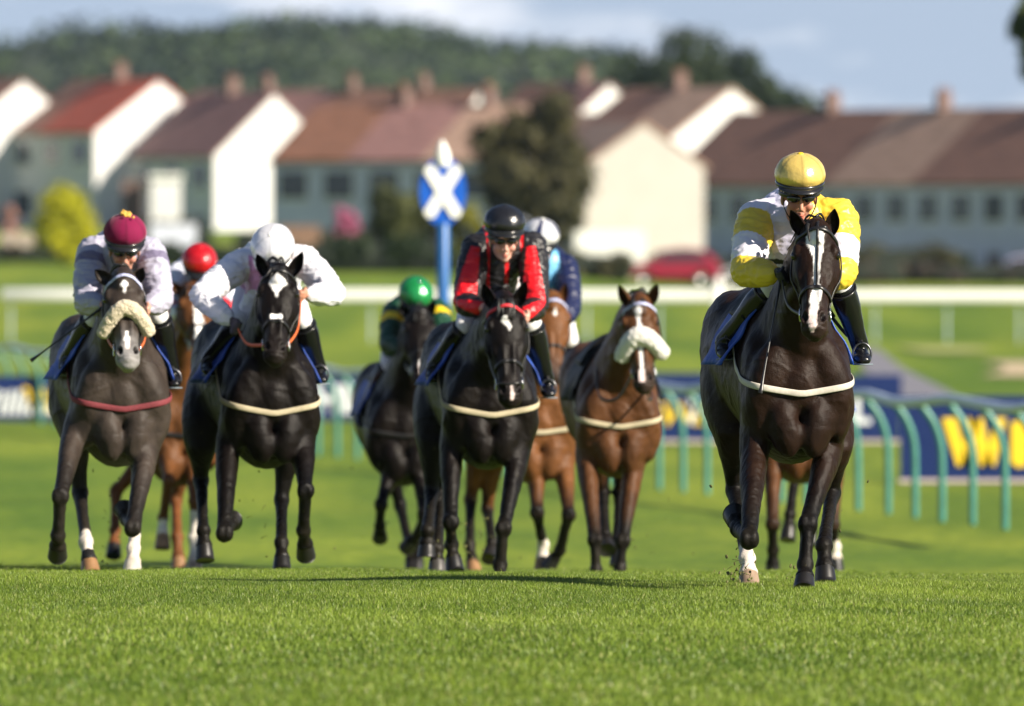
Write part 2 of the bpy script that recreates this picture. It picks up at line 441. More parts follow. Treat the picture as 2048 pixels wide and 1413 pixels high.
# the huge rounded yellow W, and the start of the next letter
def stroke(pts, r, d, parent):
    s = Shape(); Q = [P(a, b, d) + (0, -.045, 0) for a, b in pts]
    s.loft(Q, r * d / FPX, .012, side=(1, 0, 0) if len(pts) < 3 else (1, 0, 0), n=16, m=max(3, 5 * len(pts)), cap=.9)
    return s
sW = Shape()
dW = 137
polyW_ = [(1884, 838), (1906, 833), (1921, 838), (1945, 902), (1938, 838), (1952, 833), (1970, 838), (1979, 868), (1986, 838), (2004, 833), (2010, 850), (1998, 915), (1984, 934), (1968, 934), (1958, 925), (1947, 908), (1940, 932), (1922, 934), (1908, 928)]
def letter_poly(poly, parent):
    bm = bmesh.new(); vs = [bm.verts.new(P(a, b, dW) + (0, -.05, 0)) for a, b in poly]; f = bm.faces.new(vs)
    r = bmesh.ops.extrude_face_region(bm, geom=[f])
    for v in r['geom']:
        if isinstance(v, bmesh.types.BMVert): v.co.y += .02
    bmesh.ops.triangulate(bm, faces=bm.faces[:])
    V = [v.co[:] for v in bm.verts]; bm.verts.index_update(); Fs = [tuple(v.index for v in f.verts) for f in bm.faces]; bm.free()
    mesh_obj('lettering', V, Fs, M_YEL, parent, smooth=False)
for q in ([(1884, 836), (1912, 836), (1940, 932), (1914, 932)], [(1936, 836), (1958, 836), (1941, 932), (1922, 932)], [(1941, 836), (1966, 836), (1984, 932), (1960, 932)], [(1992, 836), (2012, 836), (1990, 932), (1966, 932)]): letter_poly(q, bo)
letter_poly([(2022, 845), (2050, 840), (2056, 870), (2054, 930), (2036, 936), (2022, 925)], bo)
letter_poly([(2070, 838), (2096, 838), (2098, 936), (2072, 936)], bo)
board(1308, 1800, 772, 880, 170, 'second navy board behind the leading horse with yellow and white words', [('William', 1318, 850, 44, M_YEL, .012, .2), ('HILL', 1376, 846, 50, M_WLET, .02, 0), ('William', 1470, 850, 44, M_YEL, .012, .2), ('HILL', 1600, 846, 50, M_WLET, .02, 0)])
board(1700, 1803, 750, 800, 215, 'plain navy board low behind the pale rail at the right', [], trim=False)
board(1300, 1560, 746, 792, 220, 'plain navy board behind the bay horse with the white noseband', [], trim=False)
board(-120, 745, 752, 842, 186, 'long faded blue board behind the left horses with white and yellow words', [('William', -75, 828, 46, M_WLET, .012, .2), ('W', 48, 822, 46, M_YEL, .02, 0), ('William', 250, 828, 46, M_YEL, .012, .2), ('HILL', 628, 824, 52, M_WLET, .03, 0)], trim=False)
# ---- winning post
M_BLUE = mat('blue_gloss', (.01, .10, .52), rough=.35, noise=(4, .06))
dp = 118
wp = thing('winning_post', (P(886, 900, dp)[0], dp, float(ground_z(-.7, dp))), 'tall blue winning post topped by an oval disc with a white saltire', 'winning post')
xw = P(886, 0, dp)[0]
s = Shape(); s.loft([(xw, dp, float(ground_z(xw, dp)) - .1), (xw, dp, P(0, 450, dp)[2])], .066, .066, n=16, m=4); s.build('pole', mat('blue_pole', (.008, .10, .32), rough=.4), wp)
c = P(886, 383, dp); s = Shape(); s.loft([c + (0, -.03, 0), c + (0, .03, 0)], 47 * dp / FPX, 70 * dp / FPX, side=(1, 0, 0), n=40, m=2, cap=0); s.build('disc', M_BLUE, wp, smooth=False)
s = Shape()
for sg in (-1, 1):
    A = P(886 - 28 * sg, 338, dp) + (0, -.045 - .006 * (sg > 0), 0); B = P(886 + 28 * sg, 430, dp) + (0, -.045 - .006 * (sg > 0), 0)
    t = unit(B - A); Nn = np.cross(t, (0, 1, 0)); hw = 12 * dp / FPX
    s.prism([A - Nn * hw, A - t * hw * .6, A + Nn * hw, B + Nn * hw, B + t * hw * .6, B - Nn * hw], (0, .012, 0))
s.build('saltire', M_WHITE, wp, smooth=False)
s = Shape(); s.loft([P(886, 326, dp), P(885, 305, dp), P(884, 283, dp)], [.085, .07, .02], [.085, .07, .02], n=16); s.build('finial', M_WHITE, wp)
# ---------------------------------------------------------------- houses
M_REND = mat('white_render', (.66, .66, .66), rough=.85, noise=(.8, .05))
M_CREAM = mat('cream_render', (.43, .405, .37), rough=.85, noise=(.8, .05))
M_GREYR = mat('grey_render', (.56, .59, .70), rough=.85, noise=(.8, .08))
M_ROOF = {'brown': mat('brown_tile', (.185, .095, .068), rough=.8, noise=(1.2, .3), stretch=(1, 1, 4)), 'red': mat('red_tile', (.36, .075, .042), rough=.8, noise=(1.2, .25), stretch=(1, 1, 4)),
          'tan': mat('tan_tile', (.33, .215, .16), rough=.8, noise=(1.2, .25), stretch=(1, 1, 4)), 'plum': mat('plum_tile', (.22, .115, .105), rough=.8, noise=(1.2, .25), stretch=(1, 1, 4)), 'orange': mat('orange_tile', (.185, .085, .052), rough=.8, noise=(1.2, .25), stretch=(1, 1, 4))}
M_GLASSW = mat('window_glass', (.02, .03, .045), rough=.1, spec=.7)
M_BRICKC = mat('chimney_brick', (.17, .11, .095), rough=.9, noise=(6, .25))
M_DOORB = mat('dark_door', (.05, .03, .035), rough=.5)
def house(A, W, Lh, th, eave, ridge, label, roofs, wall=None, chim=(.5,), wins=0, base=None, gablewin=False, name='terraced_house', cat='house'):
    """A: px of the near-left gable corner and distance; eave, ridge: rows of the photo"""
    px, d = A; wall = wall or M_REND
    g = np.array([math.cos(th), math.sin(th), 0]); bk = np.array([-math.sin(th), math.cos(th), 0]); up = np.array([0, 0, 1.])
    a0 = P(px, HY, d); ze = P(0, eave, d)[2]; zr = P(0, ridge, d)[2]
    zb = float(ground_z(a0[0], d)) - .6; a0[2] = zb
    o = thing(name, a0, label, cat, 'houses beyond the racecourse')
    s = Shape()
    pr = [a0, a0 + g * W, a0 + g * W + up * (ze - zb), a0 + g * W / 2 + up * (zr - zb - .02), a0 + up * (ze - zb)]
    s.prism(pr, bk * Lh); s.build('wall', wall, o, smooth=False)
    ov = .25; nrm_l = unit(np.cross(bk, g / 2 * W + up * (zr - ze)))
    n = len(roofs)
    for sd in (0, 1):
        for i, rc in enumerate(roofs):
            e0 = (a0 + (g * W if sd else 0) + up * (ze - zb)); r0 = a0 + g * W / 2 + up * (zr - zb + .03)
            sl_ = unit(e0 - r0); e0 = e0 + sl_ * ov + up * .05
            b0 = bk * (-.06 + (Lh + .12) * (n - 1 - i) / n); b1 = bk * (-.06 + (Lh + .12) * (n - i) / n)
            s = Shape(); s.prism([e0 + b0, r0 + b0, r0 + b1, e0 + b1], up * .14); s.build('roof', M_ROOF[rc], o, smooth=False)
    for f in chim:
        c = a0 + g * W / 2 + bk * Lh * f + up * (zr - zb + .38)
        s = Shape(); s.box(c, (.62, .45, .9), g, bk, up); s.box(c + up * .48, (.7, .52, .08), g, bk, up); ch = s.build('chimney', M_BRICKC, o, smooth=False)
        for k in (-.17, .17):
            s = Shape(); s.loft([c + g * k + up * .5, c + g * k + up * .72], .1, .09, side=(1, 0, 0), n=10, m=2); s.build('chimney_pot', M_ROOF['orange'], ch)
    # windows and doors along the long front (its left wall as seen)
    for i in range(wins):
        for lvl, (zz, hh, ww) in enumerate(((ze - 1.05, 1.2, 1.5), (ze - 3.75, 1.3, 1.8))):
            c = a0 + bk * (Lh * (i + .5) / wins) + up * (zz - zb) - g * .03
            if lvl == 1 and i % 2 == 1:
                s = Shape(); s.box(c - up * .35, (.10, .95, 2.05), g, bk, up); s.build('door', M_DOORB, o, smooth=False); continue
            s = Shape(); s.box(c, (.08, ww + .16, hh + .16), g, bk, up); wf = s.build('window', M_WHITE, o, smooth=False)
            s = Shape(); s.box(c - g * .03, (.06, ww, hh), g, bk, up); s.build('pane', M_GLASSW, wf, smooth=False)
    if gablewin:
        c = a0 + g * W * .5 + up * (ze - .9 - zb) - bk * .03
        s = Shape(); s.box(c, (.9, .08, 1.1), g, bk, up); wf = s.build('window', M_WHITE, o, smooth=False)
        s = Shape(); s.box(c - bk * .03, (.74, .06, .94), g, bk, up); s.build('pane', M_GLASSW, wf, smooth=False)
    return o
R = math.radians
TH = R(31)
def Wd(px_half, d, th=TH): return 2 * px_half * d / FPX / math.cos(th)
house((-80, 606), Wd(124, 606), 9, TH, 265, 163, 'white gabled house cut by the left edge of the photo', ['brown'], chim=(.5,), wins=2)
house((190, 600), Wd(125, 600), 9.3, TH, 265, 163, 'house with one bright red roof slope and white gable, second from the left', ['brown', 'red', 'red'], chim=(.45,), wins=3)
house((430, 592), Wd(118, 592), 9, TH, 312, 190, 'house with a plum roof and the largest sunlit white gable', ['plum', 'plum'], chim=(.5,), wins=3)
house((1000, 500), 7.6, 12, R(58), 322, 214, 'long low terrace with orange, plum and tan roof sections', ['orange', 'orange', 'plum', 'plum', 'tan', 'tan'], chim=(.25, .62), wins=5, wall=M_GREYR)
house((915, 660), Wd(62, 660), 22, R(50), 250, 182, 'distant plum roofed terrace showing a small white gable above the long terrace', ['plum', 'brown'], chim=(.2, .45, .75), wins=0)
house((1136, 610), Wd(84, 610), 9, TH, 250, 170, 'small white gabled house half hidden by the olive tree', ['brown', 'plum'], chim=(.3,), wins=0)
house((1342, 570), Wd(124, 570), 10, TH, 278, 180, 'white gabled house behind the cream gable house', ['brown', 'tan'], chim=(.5,), wins=0)
house((1150, 585), Wd(75, 585), 5, TH, 300, 232, 'low white house end between the olive tree and the cream gable', ['tan'], chim=(), wins=0)
house((1168, 470), Wd(109, 470), 7, R(18), 336, 250, 'cream gable house standing in front of the long right terrace', ['tan'], wall=M_CREAM, chim=(), wins=0, gablewin=False)
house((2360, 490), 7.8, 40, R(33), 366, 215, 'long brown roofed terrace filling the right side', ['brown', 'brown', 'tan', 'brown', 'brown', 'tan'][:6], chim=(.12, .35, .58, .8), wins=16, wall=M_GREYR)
# small lit garage, walls and garden things
def lean(px0, px1, y0, y1, d, m, name, label, cat, depth=2.5, roof=True):
    A = P(px0, y1, d); B = P(px1, y0, d); zb = float(ground_z(A[0], d)) - .3
    o = thing(name, ((A[0] + B[0]) / 2, d, zb), label, cat)
    s = Shape(); s.box(((A[0] + B[0]) / 2, d + depth / 2, (zb + B[2]) / 2), (B[0] - A[0], depth, B[2] - zb)); s.build('wall', m, o, smooth=False)
    if roof:
        s = Shape(); s.box(((A[0] + B[0]) / 2, d + depth / 2, B[2] + .12), (B[0] - A[0] + .2, depth + .3, .2)); s.build('roof', M_WHITE, o, smooth=False)
    return o
lean(302, 358, 358, 432, 545, M_REND, 'garden_shed', 'small flat roofed white shed between the red roofed house and the big gable', 'shed')
lean(244, 285, 362, 470, 548, M_BRICKC, 'garden_shed', 'small brick outhouse left of the white shed', 'shed', roof=False)
lean(1150, 1290, 462, 500, 445, M_WHITE, 'garden_wall', 'low white garden wall in front of the cream gable house', 'wall', depth=.4, roof=False)
lean(0, 130, 466, 486, 470, mat('stone_wall', (.36, .30, .25), rough=.9, noise=(2, .2)), 'garden_wall', 'pale low garden wall behind the left jockeys at the left edge', 'wall', depth=.4, roof=False)
lean(300, 392, 448, 478, 468, M_GREYR, 'garden_wall', 'grey low garden wall right of the maroon cap', 'wall', depth=.4, roof=False)
lean(560, 640, 452, 490, 455, mat('brown_fence', (.20, .12, .08), rough=.9, noise=(2, .2)), 'garden_wall', 'low brown garden wall behind the white jockey', 'wall', depth=.3, roof=False)
# ---------------------------------------------------------------- trees, bushes, hedges
def leaves(centres, radii, n, size, cols, R_, squash=1.0, tones=None):
    """leaf-sized quads scattered through overlapping clumps"""
    Vs = []; Cc = []
    k = len(centres); per = np.maximum((n * radii ** 2 / (radii ** 2).sum()).astype(int), 6)
    for ii, (c, r, m) in enumerate(zip(centres, radii, per)):
        dr = R_.normal(size=(m, 3)); dr /= np.linalg.norm(dr, axis=1)[:, None]
        rr = r * (R_.uniform(.55, 1.0, m)) * (1 + .22 * np.sin(dr @ np.array([5, 3, 4.]) + r))
        p = c + dr * rr[:, None] * np.array([1, 1, squash])
        nv = dr + R_.normal(size=(m, 3)) * .5; nv /= np.linalg.norm(nv, axis=1)[:, None]
        a = np.cross(nv, R_.normal(size=(m, 3))); a /= np.linalg.norm(a, axis=1)[:, None]; b = np.cross(nv, a)
        sz = size * R_.uniform(.6, 1.4, m)[:, None]
        Vs.append(np.stack([p - a * sz, p - b * sz * .6, p + a * sz, p + b * sz * .6], 1).reshape(-1, 3))
        tone = R_.rand() if tones is None else tones[ii]; cc = cols[0] * (1 - tone) + cols[1] * tone
        Cc.append(np.repeat(cc * R_.uniform(.75, 1.25, m)[:, None], 4, axis=0))
    V = np.concatenate(Vs); I = np.arange(len(V)).reshape(-1, 4)
    return V, I, np.concatenate(Cc)
M_LEAF = mat('foliage', (.05, .08, .02), rough=.6, spec=.3, attr=True, trans=.2)
M_BARK = mat('bark', (.10, .075, .05), rough=.9, noise=(5, .3), bump=(8, .6, .05))
def tree(px, d, ytop, ybase, wpx, cols, label, seed, n=5000, name='tree', cat='tree', clumps=26, trunk=True, leaf=.22, lo=.12, group=None):
    R_ = np.random.RandomState(seed); k = d / FPX
    x = (px - 1024) * k; zt = CH - (ytop - HY) * k; zb = min(float(ground_z(x, d)), CH - (ybase - HY) * k) if not trunk else float(ground_z(x, d))
    H = zt - zb; rw = wpx * k / 2
    o = thing(name, (x, d, zb), label, cat, group)
    z0 = zb + H * lo; hc = (zt + z0) / 2; hr = (zt - z0) / 2
    c = R_.normal(size=(clumps, 3)); c /= np.linalg.norm(c, axis=1)[:, None]; c *= (R_.uniform(.25, .80, clumps) ** .7)[:, None]
    cr_ = R_.uniform(.20, .34, clumps) * min(rw, hr) * 1.1
    cen = np.array([x, d, hc]) + c * np.array([rw, rw, hr])
    V, I, cc = leaves(cen, cr_, n, leaf, [np.array(q) for q in cols], R_)
    mesh_obj('crown' if trunk else 'foliage', V, I, M_LEAF, o, smooth=False, cols=cc)
    s = Shape(); t0 = np.array([x, d, zb - .2]); r0 = max(.05, H * .022)
    s.loft([t0, t0 + (0, 0, H * .3), t0 + (.1, 0, H * .6)], [r0 * 1.4, r0, r0 * .5], [r0 * 1.4, r0, r0 * .5], n=10)
    for i in range(6):
        q = cen[i % clumps]; s.tube([t0 + (0, 0, H * (.2 + .06 * i)), (t0 + (0, 0, H * .4) + q) / 2, q], [r0 * .45, r0 * .3, r0 * .1], n=7)
    s.build('trunk' if trunk else 'stem', M_BARK, o)
    return o
OL = [(.045, .045, .016), (.095, .085, .030)]; DK = [(.012, .024, .008), (.03, .05, .014)]; MD = [(.03, .055, .014), (.07, .10, .022)]; YG = [(.32, .33, .008), (.50, .48, .012)]
tree(1062, 455, 170, 500, 262, OL, 'tall olive green tree standing right of the winning post', 1, 9000, leaf=.16, clumps=34)
tree(1110, 452, 330, 500, 120, OL, 'lower olive tree against the cream gable house', 2, 4000, leaf=.15)
tree(810, 450, 345, 500, 190, [(.04, .05, .012), (.08, .09, .02)], 'broad olive bush left of the winning post', 3, 4500, name='bush', cat='bush', leaf=.14, trunk=False, lo=0)
tree(930, 448, 395, 510, 80, [(.12, .12, .01), (.2, .19, .015)], 'small yellowish bush just right of the winning post', 4, 2500, name='bush', cat='bush', leaf=.12, trunk=False, lo=0)
tree(129, 445, 368, 485, 132, YG, 'round bright yellow green bush at the far left', 5, 5000, name='bush', cat='bush', leaf=.10, trunk=False, lo=0, clumps=90)
tree(690, 480, 402, 452, 60, [(.42, .10, .20), (.5, .16, .28)], 'small pink flowering bush behind the white jockey', 6, 2000, name='bush', cat='bush', leaf=.10, trunk=False, lo=0)
tree(18, 490, 408, 460, 44, [(.42, .30, .22), (.5, .22, .2)], 'small pinkish orange shrub at the left edge', 7, 1500, name='bush', cat='bush', leaf=.10, trunk=False, lo=0)
tree(1368, 780, 48, 230, 340, DK, 'large dark tree rising behind the houses right of centre', 8, 9000, clumps=40, leaf=.28)
tree(1515, 790, 80, 240, 260, DK, 'dark tree behind the houses just right of the large dark tree', 9, 6000, clumps=30, leaf=.28)
tree(1610, 760, 185, 250, 60, [(.05, .08, .03), (.09, .12, .05)], 'small pale green tree top above the right terrace roof', 10, 1800, leaf=.2)
tree(2105, 300, -80, 500, 150, MD, 'tall tree mostly outside the right edge of the photo', 11, 6000, clumps=30, leaf=.14, lo=.62)
def hedge(px0, px1, y0, y1, d, cols, label, seed, n=4000):
    R_ = np.random.RandomState(seed); k = d / FPX; x0 = (px0 - 1024) * k; x1 = (px1 - 1024) * k; zt = CH - (y0 - HY) * k
    zb = min(float(ground_z((x0 + x1) / 2, d)) - .1, CH - (y1 - HY) * k); H = zt - zb; m = int((x1 - x0) / (H * .35)) * 2 + 4
    cen = np.stack([R_.uniform(x0, x1, m), R_.uniform(d - .7, d + .7, m), R_.uniform(zb + H * .15, zt - H * .28, m)], -1)
    o = thing('hedge', ((x0 + x1) / 2, d, zb), label, 'hedge')
    V, I, cc = leaves(cen, np.full(m, H * .33) * R_.uniform(.8, 1.15, m), n, .13, [np.array(q) for q in cols], R_)
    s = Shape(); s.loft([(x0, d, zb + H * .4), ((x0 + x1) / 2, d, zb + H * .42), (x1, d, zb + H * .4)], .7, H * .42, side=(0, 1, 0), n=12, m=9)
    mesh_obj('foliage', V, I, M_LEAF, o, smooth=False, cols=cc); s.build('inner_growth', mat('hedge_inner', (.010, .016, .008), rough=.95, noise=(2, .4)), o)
    return o
hedge(640, 900, 470, 556, 425, DK, 'tall very dark hedge behind the winning post', 21, 7000)
hedge(340, 660, 486, 532, 440, DK, 'low dark hedge behind the red and white capped jockeys', 22, 5000)
hedge(-100, 340, 488, 520, 455, [(.03, .03, .02), (.06, .05, .03)], 'low brown and dark green hedge at the left', 23, 5000)
hedge(880, 1250, 500, 562, 430, OL, 'olive hedge behind the red and black jockey', 24, 5000)
hedge(1440, 1800, 520, 566, 450, [(.05, .035, .03), (.09, .06, .04)], 'low russet hedge in front of the right terrace', 25, 5000)
hedge(1790, 2200, 524, 568, 452, [(.03, .035, .02), (.08, .05, .05)], 'low mixed dark hedge at the right edge', 26, 5000)
hedge(270, 410, 440, 500, 500, OL, 'short garden hedge under the white shed', 29, 2500)
hedge(1150, 1500, 502, 560, 446, [(.04, .05, .02), (.09, .09, .04)], 'scrubby hedge behind the red hatchback', 30, 4000)
hedge(480, 760, 455, 490, 500, OL, 'garden hedge below the orange roofed terrace', 27, 3000)
hedge(1700, 1900, 486, 530, 470, OL, 'green garden hedge right of the yellow jockey', 28, 3000)
# wooded hill: hill ground plus a canopy nobody could count
def hill_top(px): return np.interp(px, [-600, -200, 0, 60, 230, 330, 440, 560, 620, 700, 800, 900, 1000, 1100, 1250, 1400, 1700, 2300], [95, 100, 92, 62, 44, 64, 52, 32, 38, 46, 50, 72, 84, 92, 108, 150, 215, 235])
dh = 1900.0; kk = dh / FPX
R_ = np.random.RandomState(5)
hx = np.linspace(-900, 2400, 80); hd = np.linspace(0, 1, 12); V = []
for t in hd:
    for p in hx:
        top = CH - (hill_top(p) + 10 - HY) * kk; b = 3.0
        V.append(((p - 1024) * kk, dh - 140 + 260 * t, b + (top - b) * (1 - (1 - min(t / .75, 1)) ** 2) * (1 if t < .8 else 1 - (t - .8)) - (6 if t == 0 else 0)))
Fs = [(j * 80 + i, j * 80 + i + 1, (j + 1) * 80 + i + 1, (j + 1) * 80 + i) for j in range(11) for i in range(79)]
tag(mesh_obj('hill', V, Fs, mat('hill_floor', (.03, .045, .015), rough=.9)), kind='structure')
cen = []; rad = []
for i in range(1500):
    p = R_.uniform(-600, 1650); t = R_.rand() ** .8 * .8; top = CH - (hill_top(p) - HY) * kk
    z = 3 + (top - 3) * (1 - (1 - min(t / .75, 1)) ** 2); r = R_.uniform(3.5, 8)
    cen.append(((p - 1024) * kk, dh - 145 + 260 * t, z - r * .7)); rad.append(r)
V, I, cc = leaves(np.array(cen), np.array(rad), 130000, .8, [np.array((.004, .013, .016)), np.array((.075, .115, .032))], R_, tones=np.clip(.42 + .55 * vnoise(np.array(cen), .17, 2, 6) + .35 * R_.normal(size=len(cen)), 0, 1))  # sunlit green and blue-dark shade are coloured into the clumps by noise
tag(mesh_obj('wood', V, I, M_LEAF, smooth=False, cols=cc), 'far wooded hill of green trees, sunlit and shaded clumps put in by colour', 'wood', kind='stuff')
# ---------------------------------------------------------------- parked cars
def car(px0, px1, ytop, d, label, paint, yaw=0.0):
    k = d / FPX; Lc = (px1 - px0) * k; x = ((px0 + px1) / 2 - 1024) * k; zb = CH - (573 - HY) * k; H = (573 - ytop) * k; W_ = 1.7
    o = thing('parked_car', (x, d, zb), label, 'car', 'cars parked beyond the far rail')
    def prof(pts, y0, y1, inset=0): return [(x + a * Lc, 0, zb + b * H) for a, b in pts]
    body = [(-.5, .22), (-.49, .45), (-.40, .58), (-.22, .64), (-.10, .96), (.18, 1.0), (.36, .92), (.46, .66), (.5, .55), (.5, .2)]
    s = Shape(); s.prism([np.array(q) + (0, d - W_ / 2, 0) for q in prof(body, 0, 0)], (0, W_, 0)); b = s.build('body', paint, o, smooth=False)
    bv = b.modifiers.new('b', 'BEVEL'); bv.width = .09; bv.segments = 3
    for sy in (-1, 1):
        s = Shape(); s.prism([np.array(q) + (0, d + sy * (W_ / 2 + .012) - .01, 0) for q in prof([(-.17, .66), (-.08, .90), (.17, .93), (.31, .87), (.38, .68)], 0, 0)], (0, .02, 0)); s.build('window', M_GLASSW, o, smooth=False)
        for wx in (-.30, .31):
            c = np.array([x + wx * Lc, d + sy * (W_ / 2 - .08), zb + .31])
            s = Shape(); s.loft([c - (0, .1, 0), c + (0, .1, 0)], .31, .31, side=(1, 0, 0), n=24, m=2, cap=0); wl = s.build('wheel', mat('tyre', (.02, .02, .02), rough=.8), o)
            s = Shape(); c2 = c + (0, sy * .1, 0); s.loft([c2 - (0, .02, 0), c2 + (0, .02, 0)], .18, .18, side=(1, 0, 0), n=20, m=2, cap=0); s.build('rim', mat('rim', (.5, .5, .5), rough=.3, metallic=.8), wl)
        s = Shape(); s.ell((x - .47 * Lc, d + sy * .6, zb + .45 * H), (.08, .16, .09)); s.build('headlight', mat('lamp_glass', (.7, .7, .7), rough=.1), o)
    return o
car(1252, 1440, 497, 435, 'red hatchback parked beyond the white rail', mat('red_paint', (.26, .010, .035), rough=.25, coat=.5))
car(1438, 1560, 512, 437, 'silver car parked right of the red hatchback, behind the yellow jockey', mat('silver_paint', (.45, .48, .5), rough=.3, coat=.5))
car(1955, 2120, 512, 460, 'pale lilac car parked at the right edge', mat('lilac_paint', (.40, .38, .55), rough=.3, coat=.5))
# ---- air between here and the hill
s = Shape(); s.box((0, 1040, 28), (900, 2160, 62)); hz = s.build('haze', mat('haze_stub', (1, 1, 1)), None, smooth=False)
hm = bpy.data.materials.new('haze'); hm.use_nodes = True; hn = hm.node_tree
for n in list(hn.nodes):
    if n.type != 'OUTPUT_MATERIAL': hn.nodes.remove(n)
pv = hn.nodes.new('ShaderNodeVolumePrincipled'); pv.inputs['Density'].default_value = .00004; pv.inputs['Color'].default_value = (.62, .78, 1, 1); pv.inputs['Anisotropy'].default_value = .1
hn.links.new(pv.outputs[0], hn.nodes['Material Output'].inputs['Volume'])
hz.data.materials.clear(); hz.data.materials.append(hm)
tag(hz, 'thin bluish haze over the fields and the hill', 'haze', kind='stuff')
# ---------------------------------------------------------------- horses
M_COAT = mat('horse_coat', (.02, .015, .012), rough=.43, spec=.12, attr=True, noise=(9, .32), bump=(18, .50, .016))
M_HOOF = mat('hoof_horn', (.03, .025, .022), rough=.42, attr=True, noise=(14, .25))
M_EYE = mat('dark_eye', (.006, .004, .003), rough=.06, spec=.8)
M_MANE = mat('black_mane', (.012, .010, .009), rough=.5, attr=True, noise=(30, .3))
M_LEATHER = mat('black_leather', (.010, .009, .009), rough=.38, spec=.5)
M_BROWNL = mat('tan_leather', (.26, .075, .025), rough=.5)
M_ORANGE = mat('orange_rubber', (.62, .13, .035), rough=.5)
M_WEB = mat('white_webbing', (.50, .46, .40), rough=.8, noise=(60, .12))
M_CREAMW = mat('cream_webbing', (.42, .36, .24), rough=.8, noise=(60, .12))
M_MAROONW = mat('maroon_webbing', (.16, .022, .03), rough=.8, noise=(60, .2))
M_STEEL = mat('bright_steel', (.6, .6, .62), rough=.18, metallic=1)
M_CLOTH = mat('blue_saddle_cloth', (.006, .055, .36), rough=.55, noise=(20, .15), bump=(25, .5, .02))
M_SADDLE = mat('black_saddle', (.005, .005, .006), rough=.55, spec=.2)
M_FLEECE_W = mat('white_fleece', (.78, .76, .70), rough=1, noise=(60, .12), bump=(90, 1.0, .02), sheen=.3)
M_FLEECE_C = mat('cream_fleece', (.62, .53, .38), rough=1, noise=(60, .15), bump=(90, 1.0, .02), sheen=.3)
M_BLUEBAND = mat('white_blue_browband', (.4, .42, .62), rough=.6, noise=(80, .5))
M_REDBAND = mat('red_browband', (.5, .02, .03), rough=.6, noise=(80, .3))
COATS = {'black': dict(base=(.0060, .0042, .0036), pts=(.0035, .003, .003), muz=(.012, .009, .008)),
         'darkbrown': dict(base=(.0155, .0076, .0048), pts=(.004, .0032, .003), muz=(.022, .013, .010)),
         'grey': dict(base=(.038, .029, .024), pts=(.012, .010, .009), muz=(.22, .21, .21)),
         'bay': dict(base=(.125, .050, .017), pts=(.006, .005, .0045), muz=(.035, .022, .018)),
         'darkbay': dict(base=(.075, .031, .012), pts=(.006, .005, .0045), muz=(.03, .02, .016)),
         'chestnut': dict(base=(.10, .040, .014), pts=(.14, .05, .016), muz=(.12, .05, .03))}
def bone(s, A, B, ts, rx, ry, side, n=14):
    A, B = np.asarray(A, float), np.asarray(B, float)
    s.loft([A + (B - A) * t for t in ts], rx, ry, side=side, n=n, cap=.7)
class Horse: pass
def relax(V, Fq, H):
    """melts the muscle lumps of trunk, neck and upper legs into each other; head and lower legs stay crisp"""
    Fq = np.asarray(Fq); e = np.concatenate([Fq[:, [0, 1]], Fq[:, [1, 2]], Fq[:, [2, 3]], Fq[:, [3, 0]]]); n = len(V)
    deg = np.bincount(e[:, 0], minlength=n) + 1e-9
    z = (V[:, 2] - H.O[2]) / H.sc; hd = np.linalg.norm(V - (H.pl + H.a * H.hl * .45), axis=1)
    w_ = np.clip((z - .62) / .16, 0, 1) * np.clip((hd - .36) / .12, 0, 1)
    for it in range(64):
        A = np.stack([np.bincount(e[:, 0], weights=V[e[:, 1], i], minlength=n) for i in range(3)], -1) / deg[:, None]
        f = .5
        V = V + (A - V) * (f * w_)[:, None]
    return V
